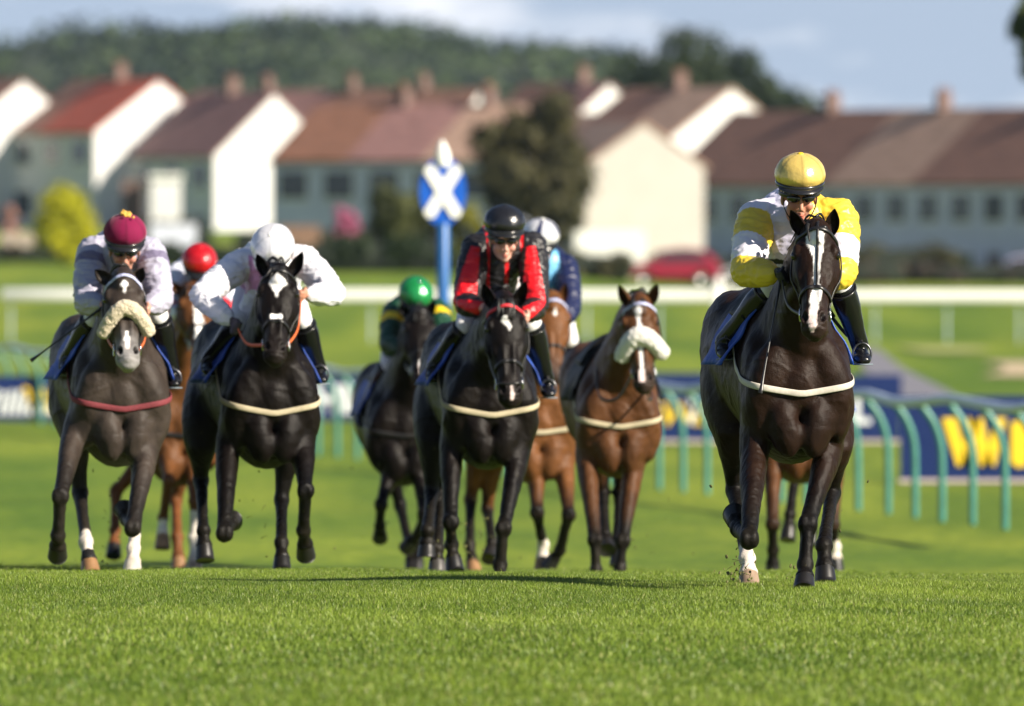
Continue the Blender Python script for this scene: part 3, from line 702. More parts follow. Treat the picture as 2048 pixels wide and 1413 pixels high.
def horse(key, cfg):
    H = Horse(); H.cfg = cfg
    D = cfg['D']; yaw = math.radians(cfg.get('yaw', 9) * .78); zg = cfg['zg']; sc = cfg.get('sc', 1.0)
    b = np.array([-math.sin(yaw), math.cos(yaw), 0]); l = np.array([math.cos(yaw), math.sin(yaw), 0]); up = np.array([0, 0, 1.])
    O = P(cfg['cx'], HY, D); O[2] = zg
    Lc = lambda a, t, z: O + l * a * sc + b * t * sc + up * z * sc
    H.L = Lc; H.O = O; H.b = b; H.l = l; H.D = D; H.sc = sc
    root = thing('racehorse', O, cfg['label'], 'horse', 'racehorses galloping towards the viewer'); H.root = root
    s = Shape()
    # trunk
    T = [(0.02, .99, .09, .13), (.08, 1.00, .185, .25), (.18, 1.00, .25, .365), (.34, 1.03, .275, .430), (.55, 1.08, .28, .425), (.80, 1.10, .30, .40), (1.05, 1.14, .315, .36), (1.30, 1.18, .315, .33), (1.55, 1.19, .31, .32), (1.80, 1.16, .25, .29), (1.98, 1.10, .13, .20)]
    hw = cfg.get('hw', 1.0)
    s.loft([Lc(0, t, z) for t, z, _, _ in T], [q[2] * hw * sc for q in T], [q[3] * sc for q in T], side=l, n=28, egg=.28, m=41)
    H.T = T
    # pectorals, shoulders, withers
    for sg in (-1, 1):
        s.ell(Lc(.085 * sg, .035, .80), (.085 * sc, .085 * sc, .16 * sc), l + b * .2 * sg, b, up + l * .15 * sg)
        s.ell(Lc(.155 * sg, .07, 1.06), (.105 * sc, .095 * sc, .22 * sc), l, b, up - l * .25 * sg)
        s.ell(Lc(.20 * sg * hw, .20, 1.0), (.082 * sc, .16 * sc, .30 * sc), l, b, up + b * .3)
        s.ell(Lc(.15 * sg, 1.5, 1.18), (.17 * sc, .36 * sc, .30 * sc), l, b, up)
        s.ell(Lc(.215 * sg * hw, .13, .90), (.075 * sc, .10 * sc, .13 * sc), l, b, up)
    # head
    pl = np.array(P(cfg['poll'][0], cfg['poll'][1], D)); N0 = Lc(0, .36, 1.17)
    zrel = (pl[2] - N0[2]); NL = .95 * sc; f = math.sqrt(max((NL ** 2 - zrel ** 2), .12 * sc))
    yp = N0[1] - f; pl = P(cfg['poll'][0], cfg['poll'][1], yp)
    mz = P(cfg['muz'][0], cfg['muz'][1], yp - .2)
    v = pl - mz; hl = max(.60 * sc, abs(v[2]) / .93)
    fy = math.sqrt(max(hl ** 2 - v[2] ** 2 - v[0] ** 2, .01)); mz = P(cfg['muz'][0], cfg['muz'][1], yp - fy)
    a = unit(mz - pl); hl = np.linalg.norm(mz - pl); hy = math.radians(cfg.get('hyaw', 0)); tilt = math.radians(cfg.get('htilt', 0))
    S = np.array([math.cos(hy), math.sin(hy), math.sin(tilt)]); S = unit(S - a * np.dot(S, a)); Nb = np.cross(S, a)
    k = hl / .60; H.pl, H.mz, H.a, H.S, H.Nb, H.k, H.hl = pl, mz, a, S, Nb, k, hl
    Hd = lambda x, u, n: pl + S * x * k + a * u * k + Nb * n * k
    H.Hd = Hd
    HS = [(-.05, .045, .01, .06), (0.0, .078, .045, .09), (.06, .100, .062, .13), (.13, .116, .068, .165), (.20, .118, .066, .185), (.27, .104, .058, .180), (.34, .082, .052, .14), (.41, .067, .048, .105), (.48, .066, .046, .09), (.54, .070, .042, .08), (.58, .064, .030, .065), (.605, .040, .012, .045)]
    s.loft([Hd(0, u, (kk_ - ff) / 2) for u, _, ff, kk_ in HS], [q[1] * k for q in HS], [(q[2] + q[3]) / 2 * k for q in HS], side=S, n=24, power=2.3)
    for sg in (-1, 1):
        s.ell(Hd(.092 * sg, .135, -.018), (.026 * k, .034 * k, .045 * k), S, Nb, a)
        s.ell(Hd(.088 * sg, .215, .075), (.035 * k, .085 * k, .095 * k), S, Nb, a)
        s.ell(Hd(.074 * sg, .26, -.008), (.022 * k, .022 * k, .085 * k), S, Nb, a + S * .12 * -sg)
        s.ell(Hd(.042 * sg, .515, -.022), (.024 * k, .030 * k, .042 * k), S, Nb, a + S * .25 * sg)
        s.ell(Hd(.028 * sg, .33, -.042), (.016 * k, .016 * k, .13 * k), S, Nb, a)
    s.ell(Hd(0, .585, .042), (.042 * k, .040 * k, .032 * k), S, Nb, a)
    s.ell(Hd(0, .565, -.012), (.046 * k, .034 * k, .034 * k), S, Nb, a)
    # neck
    back = pl + Nb * .05 * k - a * .0
    n1 = N0 + (back - N0) * .36 + up * .03 * sc; n2 = N0 + (back - N0) * .70 + up * .045 * sc
    s.loft([Lc(0, .50, 1.13), N0, n1, n2, back + a * .05 * k, back + a * .10 * k - Nb * .02], np.array([.22, .215, .145, .105, .088, .075]) * sc, np.array([.34, .33, .245, .18, .14, .11]) * sc, side=l, n=22, m=26)
    for sg in (-1, 1):
        s.loft([Hd(.055 * sg, .20, .15), n1 * .5 + n2 * .5 + l * .075 * sg * sc - b * .06 * sc - up * .10 * sc, Lc(.085 * sg, .10, 1.12), Lc(.08 * sg, .03, .98)], np.array([.03, .045, .055, .05]) * sc, np.array([.035, .05, .06, .05]) * sc, side=l, n=12)
    H.neck = (N0, n1, n2, back)
    # legs
    H.legs = []
    for (kind, js) in cfg['legs']:
        if kind == 'f':
            E, K, Fk, Ho = [P(j[0], j[1], D + j[2] + (.17 if i_ == 0 else .02)) for i_, j in enumerate(js)]; sg = 1 if np.dot(E - O, l) > 0 else -1
            S0 = Lc(.17 * sg * hw, .34, 1.0)
            s.loft([S0, S0 * .5 + E * .5, E], np.array([.085, .085, .074]) * sc, np.array([.17, .15, .115]) * sc, side=l, n=14, cap=.8)
            bone(s, E, K, [0, .25, .5, .8, 1], np.array([.070, .064, .052, .042, .043]) * sc, np.array([.115, .10, .075, .050, .048]) * sc, l)
            s.ell(E * .72 + K * .28 + l * .022 * sg * sc, (.042 * sc, .06 * sc, .12 * sc), l, Z=unit(K - E)); s.ell(E * .8 + K * .2 - l * .028 * sg * sc + b * .01, (.036 * sc, .05 * sc, .09 * sc), l, Z=unit(K - E))
            for q_ in (-1, 1): s.ell(K + l * .020 * q_ * sc - b * .010, (.030 * sc, .042 * sc, .048 * sc), l)
            s.ell(K, (.043 * sc, .046 * sc, .058 * sc), l, Z=unit(Fk - K) if abs(unit(Fk - K)[2]) > .3 else up)
            jr = .037
        else:
            K0, K, Fk, Ho = [P(j[0], j[1], D + j[2]) for j in js]; sg = 1 if np.dot(K0 - O, l) > 0 else -1
            H0 = Lc(.15 * sg, 1.45, 1.15)
            s.loft([H0, H0 * .45 + K0 * .55, K0], np.array([.17, .165, .115]) * sc, np.array([.28, .24, .15]) * sc, side=l, n=16, cap=.8)
            bone(s, K0, K, [0, .3, .6, .85, 1], np.array([.105, .082, .056, .043, .042]) * sc, np.array([.14, .115, .075, .055, .055]) * sc, l)
            s.ell(K, (.048 * sc, .062 * sc, .060 * sc), l); s.ell(K + b * .045 * sc + up * .03 * sc, (.026 * sc, .032 * sc, .045 * sc), l)
            jr = .040
        bone(s, K, Fk, [0, .2, .5, .85, 1], np.array([.046, .036, .032, .034, .036]) * sc, np.array([.052, .044, .042, .042, .042]) * sc, l)
        s.ell(Fk, (.044 * sc, .050 * sc, .046 * sc), l); s.ell(Fk + b * .028 * sc - up * .015 * sc, (.030 * sc, .030 * sc, .034 * sc), l)
        hv = Ho - Fk; hlen = np.linalg.norm(hv); hd_ = hv / hlen; Co = Ho - hd_ * min(.085 * sc, hlen * .5)
        bone(s, Fk, Co, [0, .5, 1], np.array([.038, .034, .050]) * sc, np.array([.042, .037, .052]) * sc, l)
        H.legs.append((kind, E if kind == 'f' else K0, K, Fk, Co, Ho, sg))
    V, Fq, Nn = remesh(s, cfg.get('vox', .0095), 4, .5)
    # skin relief: soft muscle modelling and the nostrils
    V = relax(V, Fq, H)
    relief = np.clip(1 - np.abs(vnoise(V * np.array([1, 1, .5]), 19, 2, 12)) * 2.3, -.6, 1) + .8 * np.clip(1 - np.abs(vnoise(V * np.array([1, 1, .7]), 9, 1, 5)) * 7, 0, 1)
    trunk = np.clip(((V[:, 2] - zg) / sc - .75) / .15, 0, 1) * np.clip((np.linalg.norm(V - (pl + a * hl * .4), axis=1) - .34) / .1, 0, 1)
    V = V + Nn * (.0030 * vnoise(V, 7, 2, 2) + .0018 * vnoise(V, 30, 2, 3) + .0046 * relief * trunk + .0035 * (1 - trunk) * np.clip(1 - np.abs(vnoise(V * np.array([1, 1, .28]), 30, 2, 9)) * 2.2, -.7, 1) * (((V[:, 2] - zg) / sc < .8)))[:, None]
    rel = V - pl; hx, hu, hn = rel @ S / k, rel @ a / k, rel @ Nb / k
    nos = np.zeros(len(V))
    for sg in (-1, 1):
        q = ((hx - .047 * sg) / .017) ** 2 + ((hu - .522 - .0 * sg) / .027) ** 2 + ((hn + .028) / .034) ** 2
        nos = np.maximum(nos, np.clip(1.35 - q, 0, 1))
    V = V + (Nb[None] * .028 * k) * nos[:, None] - S[None] * (np.sign(hx) * .010 * k * nos)[:, None]
    mouth = np.exp(-((hu - .572 + .15 * (hn - 0) * 0) / .005) ** 2) * (np.abs(hx) < .06) * (hn < .05) * (hn > -.06)
    V = V - Nn * (.006 * mouth)[:, None]
    H.bvh = BVHTree.FromPolygons([Vector(q) for q in V], [tuple(int(i) for i in f) for f in Fq])
    # colours
    ct = COATS[cfg['coat']]; base = np.array(ct['base']); pts = np.array(ct['pts']); mzc = np.array(ct['muz'])
    c = np.tile(base, (len(V), 1)); nz = vnoise(V, 6, 3, 5); fine = vnoise(V, 30, 2, 6); c *= (1 + .18 * nz)[:, None]
    r = lambda e0, e1, x: np.clip((x - e0) / (e1 - e0), 0, 1)
    if cfg['coat'] == 'grey':
        dap = np.clip(vnoise(V, 16, 2, 9) * 1.5, -1, 1); c *= (1 + .16 * dap)[:, None]
    onhead = (hu > -.03) & (hu < .65) & (np.abs(hx) < .16) & (hn > -.1) & (hn < .22)
    m = (r(.36, .56, hu + .03 * fine) * onhead)[:, None]; c = c * (1 - m) + mzc * m
    m = (np.clip(nos * 1.5, 0, 1))[:, None]; c = c * (1 - m) + np.array((.006, .004, .004)) * m
    alld = []
    for (kind, E, K, Fk, Co, Ho, sg), opt in zip(H.legs, cfg['socks']):
        d1, t1 = segdist(V, E, K); d2, t2 = segdist(V, K, Fk); d3, t3 = segdist(V, Fk, Ho)
        dd = np.stack([d1, d2, d3]); j = dd.argmin(0); dm = dd.min(0); par = np.choose(j, [t1, 1 + t2, 2 + t3])
        lim = np.where(j == 0, .13, .085) * sc
        on = dm < lim
        pk = opt.get('pts', .35); m = (r(pk, pk + .5, par + .05 * fine) * on)[:, None]
        c = c * (1 - m) + pts * m
        if 'sock' in opt:
            m = (r(opt['sock'], opt['sock'] + .05, par + .06 * fine) * (par > .5) * on)[:, None]
            wc = np.array((.66, .60, .53)) * (1 - .12 * np.clip(fine, 0, 1))[:, None]; c = c * (1 - m) + wc * m
            mud = (r(2.35, 2.8, par + .1 * fine) * on)[:, None] * .75; c = c * (1 - mud) + np.array((.36, .20, .12)) * mud
        if 'boot' in opt:
            m = ((par > opt['boot'][0]) & (par < opt['boot'][1]) & on)[:, None]; c = np.where(m, np.array((.012, .012, .014)), c)
    zz_ = (V[:, 2] - zg) / sc; spk = vnoise(V, 75, 2, 11); m = (np.clip((spk - .62) / .15, 0, 1) * np.clip((1.25 - zz_) / .6, 0, 1) * .55)[:, None]
    c = c * (1 - m) + np.array((.05, .045, .02)) * m
    dust = (np.clip(1 - zz_ / .55, 0, 1) * np.clip(.5 + vnoise(V, 14, 2, 1), 0, 1) * .22)[:, None]; c = c * (1 - dust) + np.array((.06, .05, .03)) * dust
    face = onhead & (hn < .02)
    for mk in cfg.get('marks', []):
        u_, cx_, w_ = np.array(mk).T
        cc_ = np.interp(hu, u_, cx_); ww_ = np.interp(hu, u_, w_, left=-1, right=-1)
        e = ww_ - np.abs(hx - cc_) + .006 * fine + .005 * vnoise(V, 45, 1, 8)
        m = (r(-.0015, .0035, e) * face * (ww_ > -.5))[:, None]; c = c * (1 - m) + np.array((.84, .82, .81)) * m
        m2 = (r(.46, .52, hu) * 1)[:, None] * m; c = c * (1 - m2 * .6) + np.array((.55, .33, .30)) * m2 * .6
    # ears joined to the body surface
    eV, eF, eC = [], [], []
    n0 = len(V); off = n0
    for sg, (ex, ey, ed) in zip((-1, 1), cfg['ears']):
        base_ = Hd(.060 * sg, .002, .035); tip = P(ex, ey, pl[1] + ed); t = unit(tip - base_); Le = np.linalg.norm(tip - base_)
        face_ = unit(-Nb * .8 + S * .45 * sg - up * .0); face_ = unit(face_ - t * np.dot(face_, t)); lat = np.cross(t, face_)
        rows = 11; nc = 13; g = []
        for i in range(rows):
            q = i / (rows - 1); wd = np.interp(q, [0, .12, .35, .6, .85, 1], [.026, .034, .040, .034, .018, .003]) * k
            for j in range(nc):
                ph = (j / (nc - 1) - .5) * math.radians(250 - 60 * q)
                cen = base_ + t * Le * q - face_ * .012 * k * math.sin(q * 3.1) + S * sg * .008 * math.sin(q * 3)
                g.append(cen + lat * math.sin(ph) * wd - face_ * (math.cos(ph) - .2) * wd * .75)
        g = np.array(g); ctr = np.tile([0, 0, 0], (1, 1))
        for layer in (0, 1):
            gg = g.copy()
            if layer: 
                for i in range(rows):
                    cm = g[i * nc:(i + 1) * nc].mean(0); gg[i * nc:(i + 1) * nc] = cm + (g[i * nc:(i + 1) * nc] - cm) * .84 - t * .004
            eV.append(gg); 
            f = [(off + i * nc + j, off + i * nc + j + 1, off + (i + 1) * nc + j + 1, off + (i + 1) * nc + j) for i in range(rows - 1) for j in range(nc - 1)]
            eF += f; off += len(gg)
            cc_ = np.tile(base * (.75 if layer else 1.0), (len(gg), 1))
            tipd = np.repeat(np.linspace(0, 1, rows), nc)[:, None]; dk = np.clip((tipd - .6) * 2, 0, 1); cc_ = cc_ * (1 - dk) + pts * dk
            if layer: cc_ = cc_ * .8
            eC.append(cc_)
        o1 = off - 2 * len(g); o2 = off - len(g)
        for i in range(rows - 1):
            for j in (0, nc - 1): eF.append((o1 + i * nc + j, o1 + (i + 1) * nc + j, o2 + (i + 1) * nc + j, o2 + i * nc + j))
    V2 = np.concatenate([V] + eV); F2 = np.concatenate([np.asarray(Fq), np.array(eF)]); c2 = np.concatenate([c] + eC)
    mesh_obj('body', V2, F2, M_COAT, root, cols=c2)
    for sg in (-1, 1):
        e = Shape(); e.ell(Hd(.1075 * sg, .152, -.012), (.017 * k, .021 * k, .024 * k), S, Nb, a); e.build('eye', M_EYE, root)
    # hooves
    for (kind, E, K, Fk, Co, Ho, sg), opt in zip(H.legs, cfg['socks']):
        t = unit(Ho - Co); h = Shape(); side = l
        fw = unit(-b - t * np.dot(-b, t))
        h.loft([Co - t * .012, Co + t * .03 * sc, Ho + t * .006], np.array([.044, .051, .057]) * sc, np.array([.046, .056, .064]) * sc, side=side, n=18, m=6, cap=0)
        col = np.array(opt.get('hoof', (.009, .008, .0075))); Vh = h.arr(); cols = np.tile(col, (len(Vh), 1)) * (1 + .25 * vnoise(Vh, 40, 2, 3))[:, None]
        mesh_obj('hoof', Vh, h.F, M_HOOF, root, cols=cols)
    # mane along the crest and a forelock
    mn = Shape(); mcol = np.array(cfg.get('mane', (.010, .009, .008)))
    crest = [Lc(0, .45, 1.50), Lc(0, .30, 1.49) * .5 + (n1 + (up * .22 + b * .08) * sc) * .5, n1 + (up * .19 + b * .12) * sc, n2 + (up * .10 + b * .13) * sc, pl + Nb * .06 * k - a * .03 * k]
    crest = [np.array(q) for q in crest]; Rm = np.random.RandomState(abs(hash(key)) % 1000 if False else len(key) * 7 + int(D))
    nm = 70
    for i in range(nm):
        q = i / (nm - 1) * (len(crest) - 1); j = min(int(q), len(crest) - 2); p = crest[j] + (crest[j + 1] - crest[j]) * (q - j)
        hit = H.bvh.ray_cast(Vector(p + up * .5 + b * .3), Vector(unit(-up * .5 - b * .3)), 1.2)
        if hit[0] is None: continue
        p = np.array(hit[0]); sd = Rm.choice([-1, 1], p=[.35, .65]); ln = Rm.uniform(.09, .16) * sc
        q1 = p + up * .012 + b * .01; q2 = p + l * sd * .035 + up * Rm.uniform(.0, .03) + b * ln * .4; q3 = p + l * sd * Rm.uniform(.06, .09) - up * ln * .45 + b * ln * .8
        mn.loft([q1, q2, q3], [.010, .011, .003], [.007, .006, .002], side=b, n=6, m=6)
    nf = cfg.get('forelock', 10)
    for i in range(nf):
        x0 = Rm.uniform(-.035, .035); p0 = Hd(x0, -.03, -.015); p1 = Hd(x0 * 1.2, .02, -.075 - Rm.rand() * .01); p2 = Hd(x0 * 1.5 + Rm.normal() * .012, .075 + Rm.rand() * .05, -.078)
        mn.loft([p0, p1, p2], [.011, .010, .003], [.008, .007, .002], side=S, n=6, m=6)
    for i in range(14):
        p0 = Hd(Rm.uniform(-.045, .045), -.045 + Rm.rand() * .02, Rm.uniform(-.01, .05)); mn.ell(p0, np.array([.018, .018, .022]) * k * Rm.uniform(.7, 1.2), nu=8, nv=6)
    mv = mn.arr(); mesh_obj('mane', mv, mn.F, M_MANE, root, cols=np.tile(mcol, (len(mv), 1)))
    # tail streaming behind
    tl = Shape(); tb = Lc(0, 1.98, 1.28)
    for i in range(26):
        x1, z1 = Rm.normal() * .05, Rm.normal() * .05
        tl.loft([tb + l * x1 * .3, tb + (b * .14 - up * .03 + l * (x1 + .03)) * sc, tb + (b * .40 - up * (.26 + z1) + l * (x1 * 1.3 + .10)) * sc, tb + (b * .60 - up * (.55 + z1) + l * (x1 * 1.5 + .18)) * sc], [.022, .028, .022, .004], [.02, .022, .018, .004], side=l, n=6, m=9)
    tv = tl.arr(); mesh_obj('tail', tv, tl.F, M_MANE, root, cols=np.tile(mcol, (len(tv), 1)))
    tack(H); return H
def hitp(H, p, target, lift=.006, dist=1.5):
    d = unit(np.asarray(target) - np.asarray(p)); h = H.bvh.ray_cast(Vector(p), Vector(d), dist)
    if h[0] is None: return None
    return np.array(h[0]) - d * lift
def ring_on_head(H, u0, u1, ph0, ph1, n, lift=.006, ctr=.035):
    """points round the head between angles (0 = front, positive = picture right), sliding from u0 to u1 as |angle| grows"""
    o = []
    for i in range(n):
        ph = ph0 + (ph1 - ph0) * i / (n - 1); q = abs(ph) / max(abs(ph0), abs(ph1), .01); u = u0 + (u1 - u0) * q
        c = H.Hd(0, u, ctr); d = -H.Nb * math.cos(ph) + H.S * math.sin(ph)
        p = hitp(H, c + d * .4 * H.k, c, lift)
        if p is not None: o.append(p)
    return o
def strap(s, pts, w=.010, t=.0035, side=None, n=8):
    if len(pts) < 2: return
    p = [np.asarray(q, float) for q in pts]
    s.loft(p, [w] * len(p), [t] * len(p), side=side if side is not None else (0, 0, 1), n=n, m=len(p) * 2)
def tack(H):
    cfg = H.cfg; k = H.k; root = H.root; Hd = H.Hd; lea = cfg.get('bridlemat', M_LEATHER); l, b = H.l, H.b; up = np.array([0, 0, 1.])
    s = Shape()
    strap(s, ring_on_head(H, .045, .06, -1.9, 1.9, 17), .011 * k, .005, side=H.a)
    br = s.build('browband', cfg.get('browband', M_LEATHER), root)
    s = Shape()
    strap(s, ring_on_head(H, -.0, .03, -2.9, -1.7, 6), .009 * k, .004, side=H.a); strap(s, ring_on_head(H, -.0, .03, 1.7, 2.9, 6), .009 * k, .004, side=H.a)
    H.bit = []
    for sg in (-1, 1):
        pts = []
        for i in range(12):
            u = .03 + .43 * i / 11; c = Hd(0, u, .055); d = unit(H.S * sg - H.Nb * .05); p = hitp(H, c + d * .4 * k, c)
            if p is not None: pts.append(p)
        strap(s, pts, .008 * k, .004, side=H.Nb); H.bit.append(pts[-1])
        # throat lash
    strap(s, ring_on_head(H, .36, .40, -2.6, 2.6, 21), .011 * k, .005, side=H.a) if not cfg.get('fleece') else None
    if cfg.get('facestrap'):
        pts = []
        for i in range(14):
            u = -.01 + .36 * i / 13; c = Hd(.012, u, .035); p = hitp(H, c - H.Nb * .4 * k, c)
            if p is not None: pts.append(p)
        strap(s, pts, .007 * k, .004, side=H.S)
    strap(s, ring_on_head(H, .50, .47, -2.2, 2.2, 15), .006 * k, .004, side=H.a) if cfg.get('flash') else None
    if s.n: s.build('bridle', lea, root)
    for sg, p in zip((-1, 1), H.bit):
        s = Shape(); c = p + H.S * sg * .008; r = .032 * k; N_ = 20
        s.loft([c + H.a * r * math.cos(q) + H.Nb * r * math.sin(q) for q in np.linspace(0, 2 * math.pi, N_, endpoint=False)], .0042, .0042, side=H.S, n=6, m=N_, closed=True)
        s.build('bit_ring', M_STEEL, root)
    if cfg.get('fleece'):
        pts = [Hd(.132 * q, cfg.get('fleece_u', .31) + .02 + .085 * abs(q) ** 1.8, -.092 + .135 * q * q) for q in np.linspace(-1, 1, 21)]
        s = Shape(); n = len(pts); rr = [cfg.get('fleece_r', .046) * k * (.88 + .15 * math.sin(math.pi * i / (n - 1))) for i in range(n)]
        s.loft(pts, rr, rr, side=H.a, n=14, m=n * 2, cap=.6)
        Vf, Ff, Nf = remesh(s, .008, 2); Vf = Vf + Nf * (.005 * vnoise(Vf, 60, 2, 4) + .003 * vnoise(Vf, 110, 1, 1))[:, None]
        mesh_obj('sheepskin_noseband', Vf, Ff, cfg['fleece'], root)
    # breastgirth draped round the chest
    z0, z1 = cfg.get('bg', (.97, 1.22)); pts = []; side_sh = cfg.get('bgs', 0)
    for i in range(33):
        ph = math.radians(-118 + 236 * i / 32); q = abs(ph) / math.radians(118); z = z0 + (z1 - z0) * (q ** 1.25)
        c = H.L(side_sh, .55, z); d = -b * math.cos(ph) + l * math.sin(ph)
        p = hitp(H, c + d * 1.3, c, .010, 1.3)
        if p is not None: pts.append(p)
    s = Shape(); strap(s, pts, .0165 * H.sc, .0045, side=up, n=10); s.build('breastgirth', cfg.get('girthmat', M_WEB), root)
    # saddle cloth, saddle
    def wrap(t0, t1, a0, a1, nt, na, lift, rip, flare, mat_, name, thick=.008):
        G = []
        for i in range(nt):
            t = t0 + (t1 - t0) * i / (nt - 1)
            for j in range(na):
                ph = math.radians(a0 + (a1 - a0) * j / (na - 1)); c = H.L(0, t, 1.12); d = up * math.cos(ph) + l * math.sin(ph)
                h = H.bvh.ray_cast(Vector(c + d * .9), Vector(-d), .9); p = np.array(h[0]) if h[0] is not None else c + d * .4
                e = abs(ph) / math.radians(max(abs(a0), abs(a1)))
                low = max(0, e - .6) / .4
                p = p + d * (lift + rip * low * math.sin(t * 17 + ph * 5 + 1) + flare * low ** 2)
                G.append(p)
        G = np.array(G)
        Nn = np.tile(0., (len(G), 3)); cc = H.L(0, (t0 + t1) / 2, 1.12)
        out_ = np.array([g - cc - b * np.dot(g - cc, b) for g in G]); out_ /= np.linalg.norm(out_, axis=1)[:, None]
        V = np.concatenate([G, G + out_ * thick]); n = len(G); Fs = []
        for i in range(nt - 1):
            for j in range(na - 1):
                a_ = i * na + j; Fs.append((a_, a_ + na, a_ + na + 1, a_ + 1)); Fs.append((n + a_, n + a_ + 1, n + a_ + na + 1, n + a_ + na))
        for j in range(na - 1): Fs.append((j, j + 1, n + j + 1, n + j)); q = (nt - 1) * na + j; Fs.append((q, n + q, n + q + 1, q + 1))
        for i in range(nt - 1): Fs.append((i * na, n + i * na, n + (i + 1) * na, (i + 1) * na)); q = i * na + na - 1; Fs.append((q, q + na, n + q + na, n + q))
        return mesh_obj(name, V, Fs, mat_, root)
    wrap(.44, 1.0, -cfg.get('clang', 92), cfg.get('clang', 92), 18, 41, .014, .022, cfg.get('flare', .05), cfg.get('clothmat', M_CLOTH), 'saddle_cloth')
    wrap(.50, .86, -46, 46, 12, 25, .026, 0, 0, M_SADDLE, 'saddle', .025)
    # stirrups
    H.stir = []
# pixel poses ------------------------------------------------------------------------------------------------
TAN = (.24, .13, .06); PALE = (.27, .19, .13); DKH = (.009, .008, .0075)
def zat(px, py, D): return CH - (py - HY) * D / FPX
for nd in M_COAT.node_tree.nodes:
    if nd.type == 'TEX_NOISE': nd.inputs['Detail'].default_value = 9; nd.inputs['Roughness'].default_value = .68
HC = {}
HC['lead'] = dict(D=57.0, cx=1603, yaw=8, zg=0.0, coat='darkbrown', vox=.0085, label='leading dark brown racehorse with a long white blaze, ridden by the jockey in yellow',
    poll=(1633, 462), muz=(1628, 668), hyaw=-4, htilt=2, ears=((1582, 421, -.0), (1669, 418, -.0)), hw=1.0,
    legs=[('f', [(1508, 915, -.05), (1498, 1078, -.42), (1477, 1058, -.12), (1468, 1030, .02)]), ('f', [(1658, 905, .05), (1615, 1048, -.12), (1611, 1130, -.16), (1608, 1180, -.26)]),
          ('h', [(1462, 850, 1.15), (1470, 980, 1.25), (1495, 1118, .80), (1499, 1176, .72)]), ('h', [(1668, 880, 1.10), (1664, 985, 1.2), (1648, 1092, .75), (1651, 1166, .68)])],
    socks=[dict(), dict(), dict(sock=1.80, hoof=PALE), dict(hoof=DKH)],
    marks=[[(.045, .0, .015), (.07, -.002, .047), (.10, -.002, .050), (.14, .004, .036), (.18, .008, .022), (.26, .010, .017), (.33, .012, .015), (.38, .012, .024), (.44, .004, .026), (.50, -.002, .020), (.56, -.006, .022), (.60, -.006, .012)]],
    facestrap=True, flash=False, girthmat=M_WEB, bg=(.97, 1.27), forelock=3)
HC['grey'] = dict(D=64.8, cx=246, yaw=8, zg=-.18, coat='grey', vox=.009, label='dark grey racehorse with a cream sheepskin noseband, leftmost of the field',
    poll=(246, 558), muz=(257, 730), hyaw=2, htilt=-2, ears=((190, 540, .03), (286, 536, .02)),
    legs=[('f', [(145, 880, -.05), (121, 993, -.30), (116, 1072, -.22), (115, 1112, -.10)]), ('f', [(296, 890, .0), (265, 1056, -.35), (256, 1040, -.02), (246, 1018, .05)]),
          ('h', [(150, 850, 1.1), (160, 985, 1.15), (172, 1085, .75), (182, 1148, .65)]), ('h', [(285, 860, 1.1), (278, 985, 1.2), (267, 1098, .80), (264, 1150, .7)])],
    socks=[dict(), dict(), dict(sock=1.85, boot=(2.30, 2.75), hoof=TAN), dict(sock=1.70, hoof=(.5, .46, .40))],
    marks=[[(.075, .0, .004), (.095, .0, .020), (.105, .0, .024), (.125, .0, .008), (.15, 0, .003)], [(.40, .0, .010), (.46, 0, .014), (.52, 0, .012)]],
    fleece=M_FLEECE_C, fleece_u=.25, browband=M_BLUEBAND, girthmat=M_MAROONW, bg=(.945, 1.25), mane=(.035, .03, .028), forelock=0)
HC['whitej'] = dict(D=65.8, cx=548, yaw=10, zg=-.214, coat='black', vox=.009, label='black racehorse with a white star and a white snip, ridden by the jockey in white',
    poll=(557, 546), muz=(549, 722), hyaw=-2, ears=((514, 508, .0), (605, 504, .0)),
    legs=[('f', [(455, 900, .0), (449, 1066, -.35), (456, 1050, -.03), (466, 1042, .06)]), ('f', [(606, 900, .0), (611, 982, -.22), (607, 1062, -.12), (612, 1112, .0)]),
          ('h', [(402, 880, 1.1), (402, 960, 1.2), (407, 1062, .85), (410, 1120, .80)]), ('h', [(578, 870, 1.0), (563, 1000, 1.0), (563, 1086, .65), (564, 1143, .55)])],
    socks=[dict(), dict(), dict(), dict()],
    marks=[[(.06, .0, .008), (.075, -.003, .016), (.10, .0, .048), (.115, .006, .052), (.14, -.002, .030), (.165, -.001, .018), (.19, 0, .008), (.235, .0, .004)], [(.315, -.004, .030), (.325, .0, .040), (.345, .0, .036), (.365, .0, .014)]],
    girthmat=M_CREAMW, bg=(.94, 1.28), forelock=12)
HC['redblack'] = dict(D=67.0, cx=985, yaw=6, zg=-.245, coat='black', vox=.009, label='black racehorse with a small crooked star and a red browband across its forehead',
    poll=(1010, 608), muz=(1022, 808), hyaw=3, htilt=-3, ears=((967, 568, -.02), (1052, 563, -.02)),
    legs=[('f', [(902, 905, .0), (902, 1045, -.15), (903, 1090, -.10), (910, 1142, -.15)]), ('f', [(1040, 895, .0), (1007, 1058, -.25), (1000, 1130, -.22), (999, 1178, -.3)]),
          ('h', [(866, 880, 1.1), (864, 985, 1.1), (855, 1062, .8), (853, 1112, .8)]), ('h', [(900, 880, 1.1), (884, 985, 1.2), (874, 1098, .85), (874, 1148, .8)])],
    socks=[dict(), dict(), dict(), dict(hoof=(.06, .055, .05))],
    marks=[[(.105, -.012, .012), (.125, -.010, .020), (.145, .002, .018), (.165, .014, .010), (.19, .010, .003)], [(.50, .004, .007), (.55, .006, .010), (.59, .006, .008)]],
    browband=M_REDBAND, girthmat=M_CREAMW, bg=(.94, 1.26), flash=True, forelock=18)
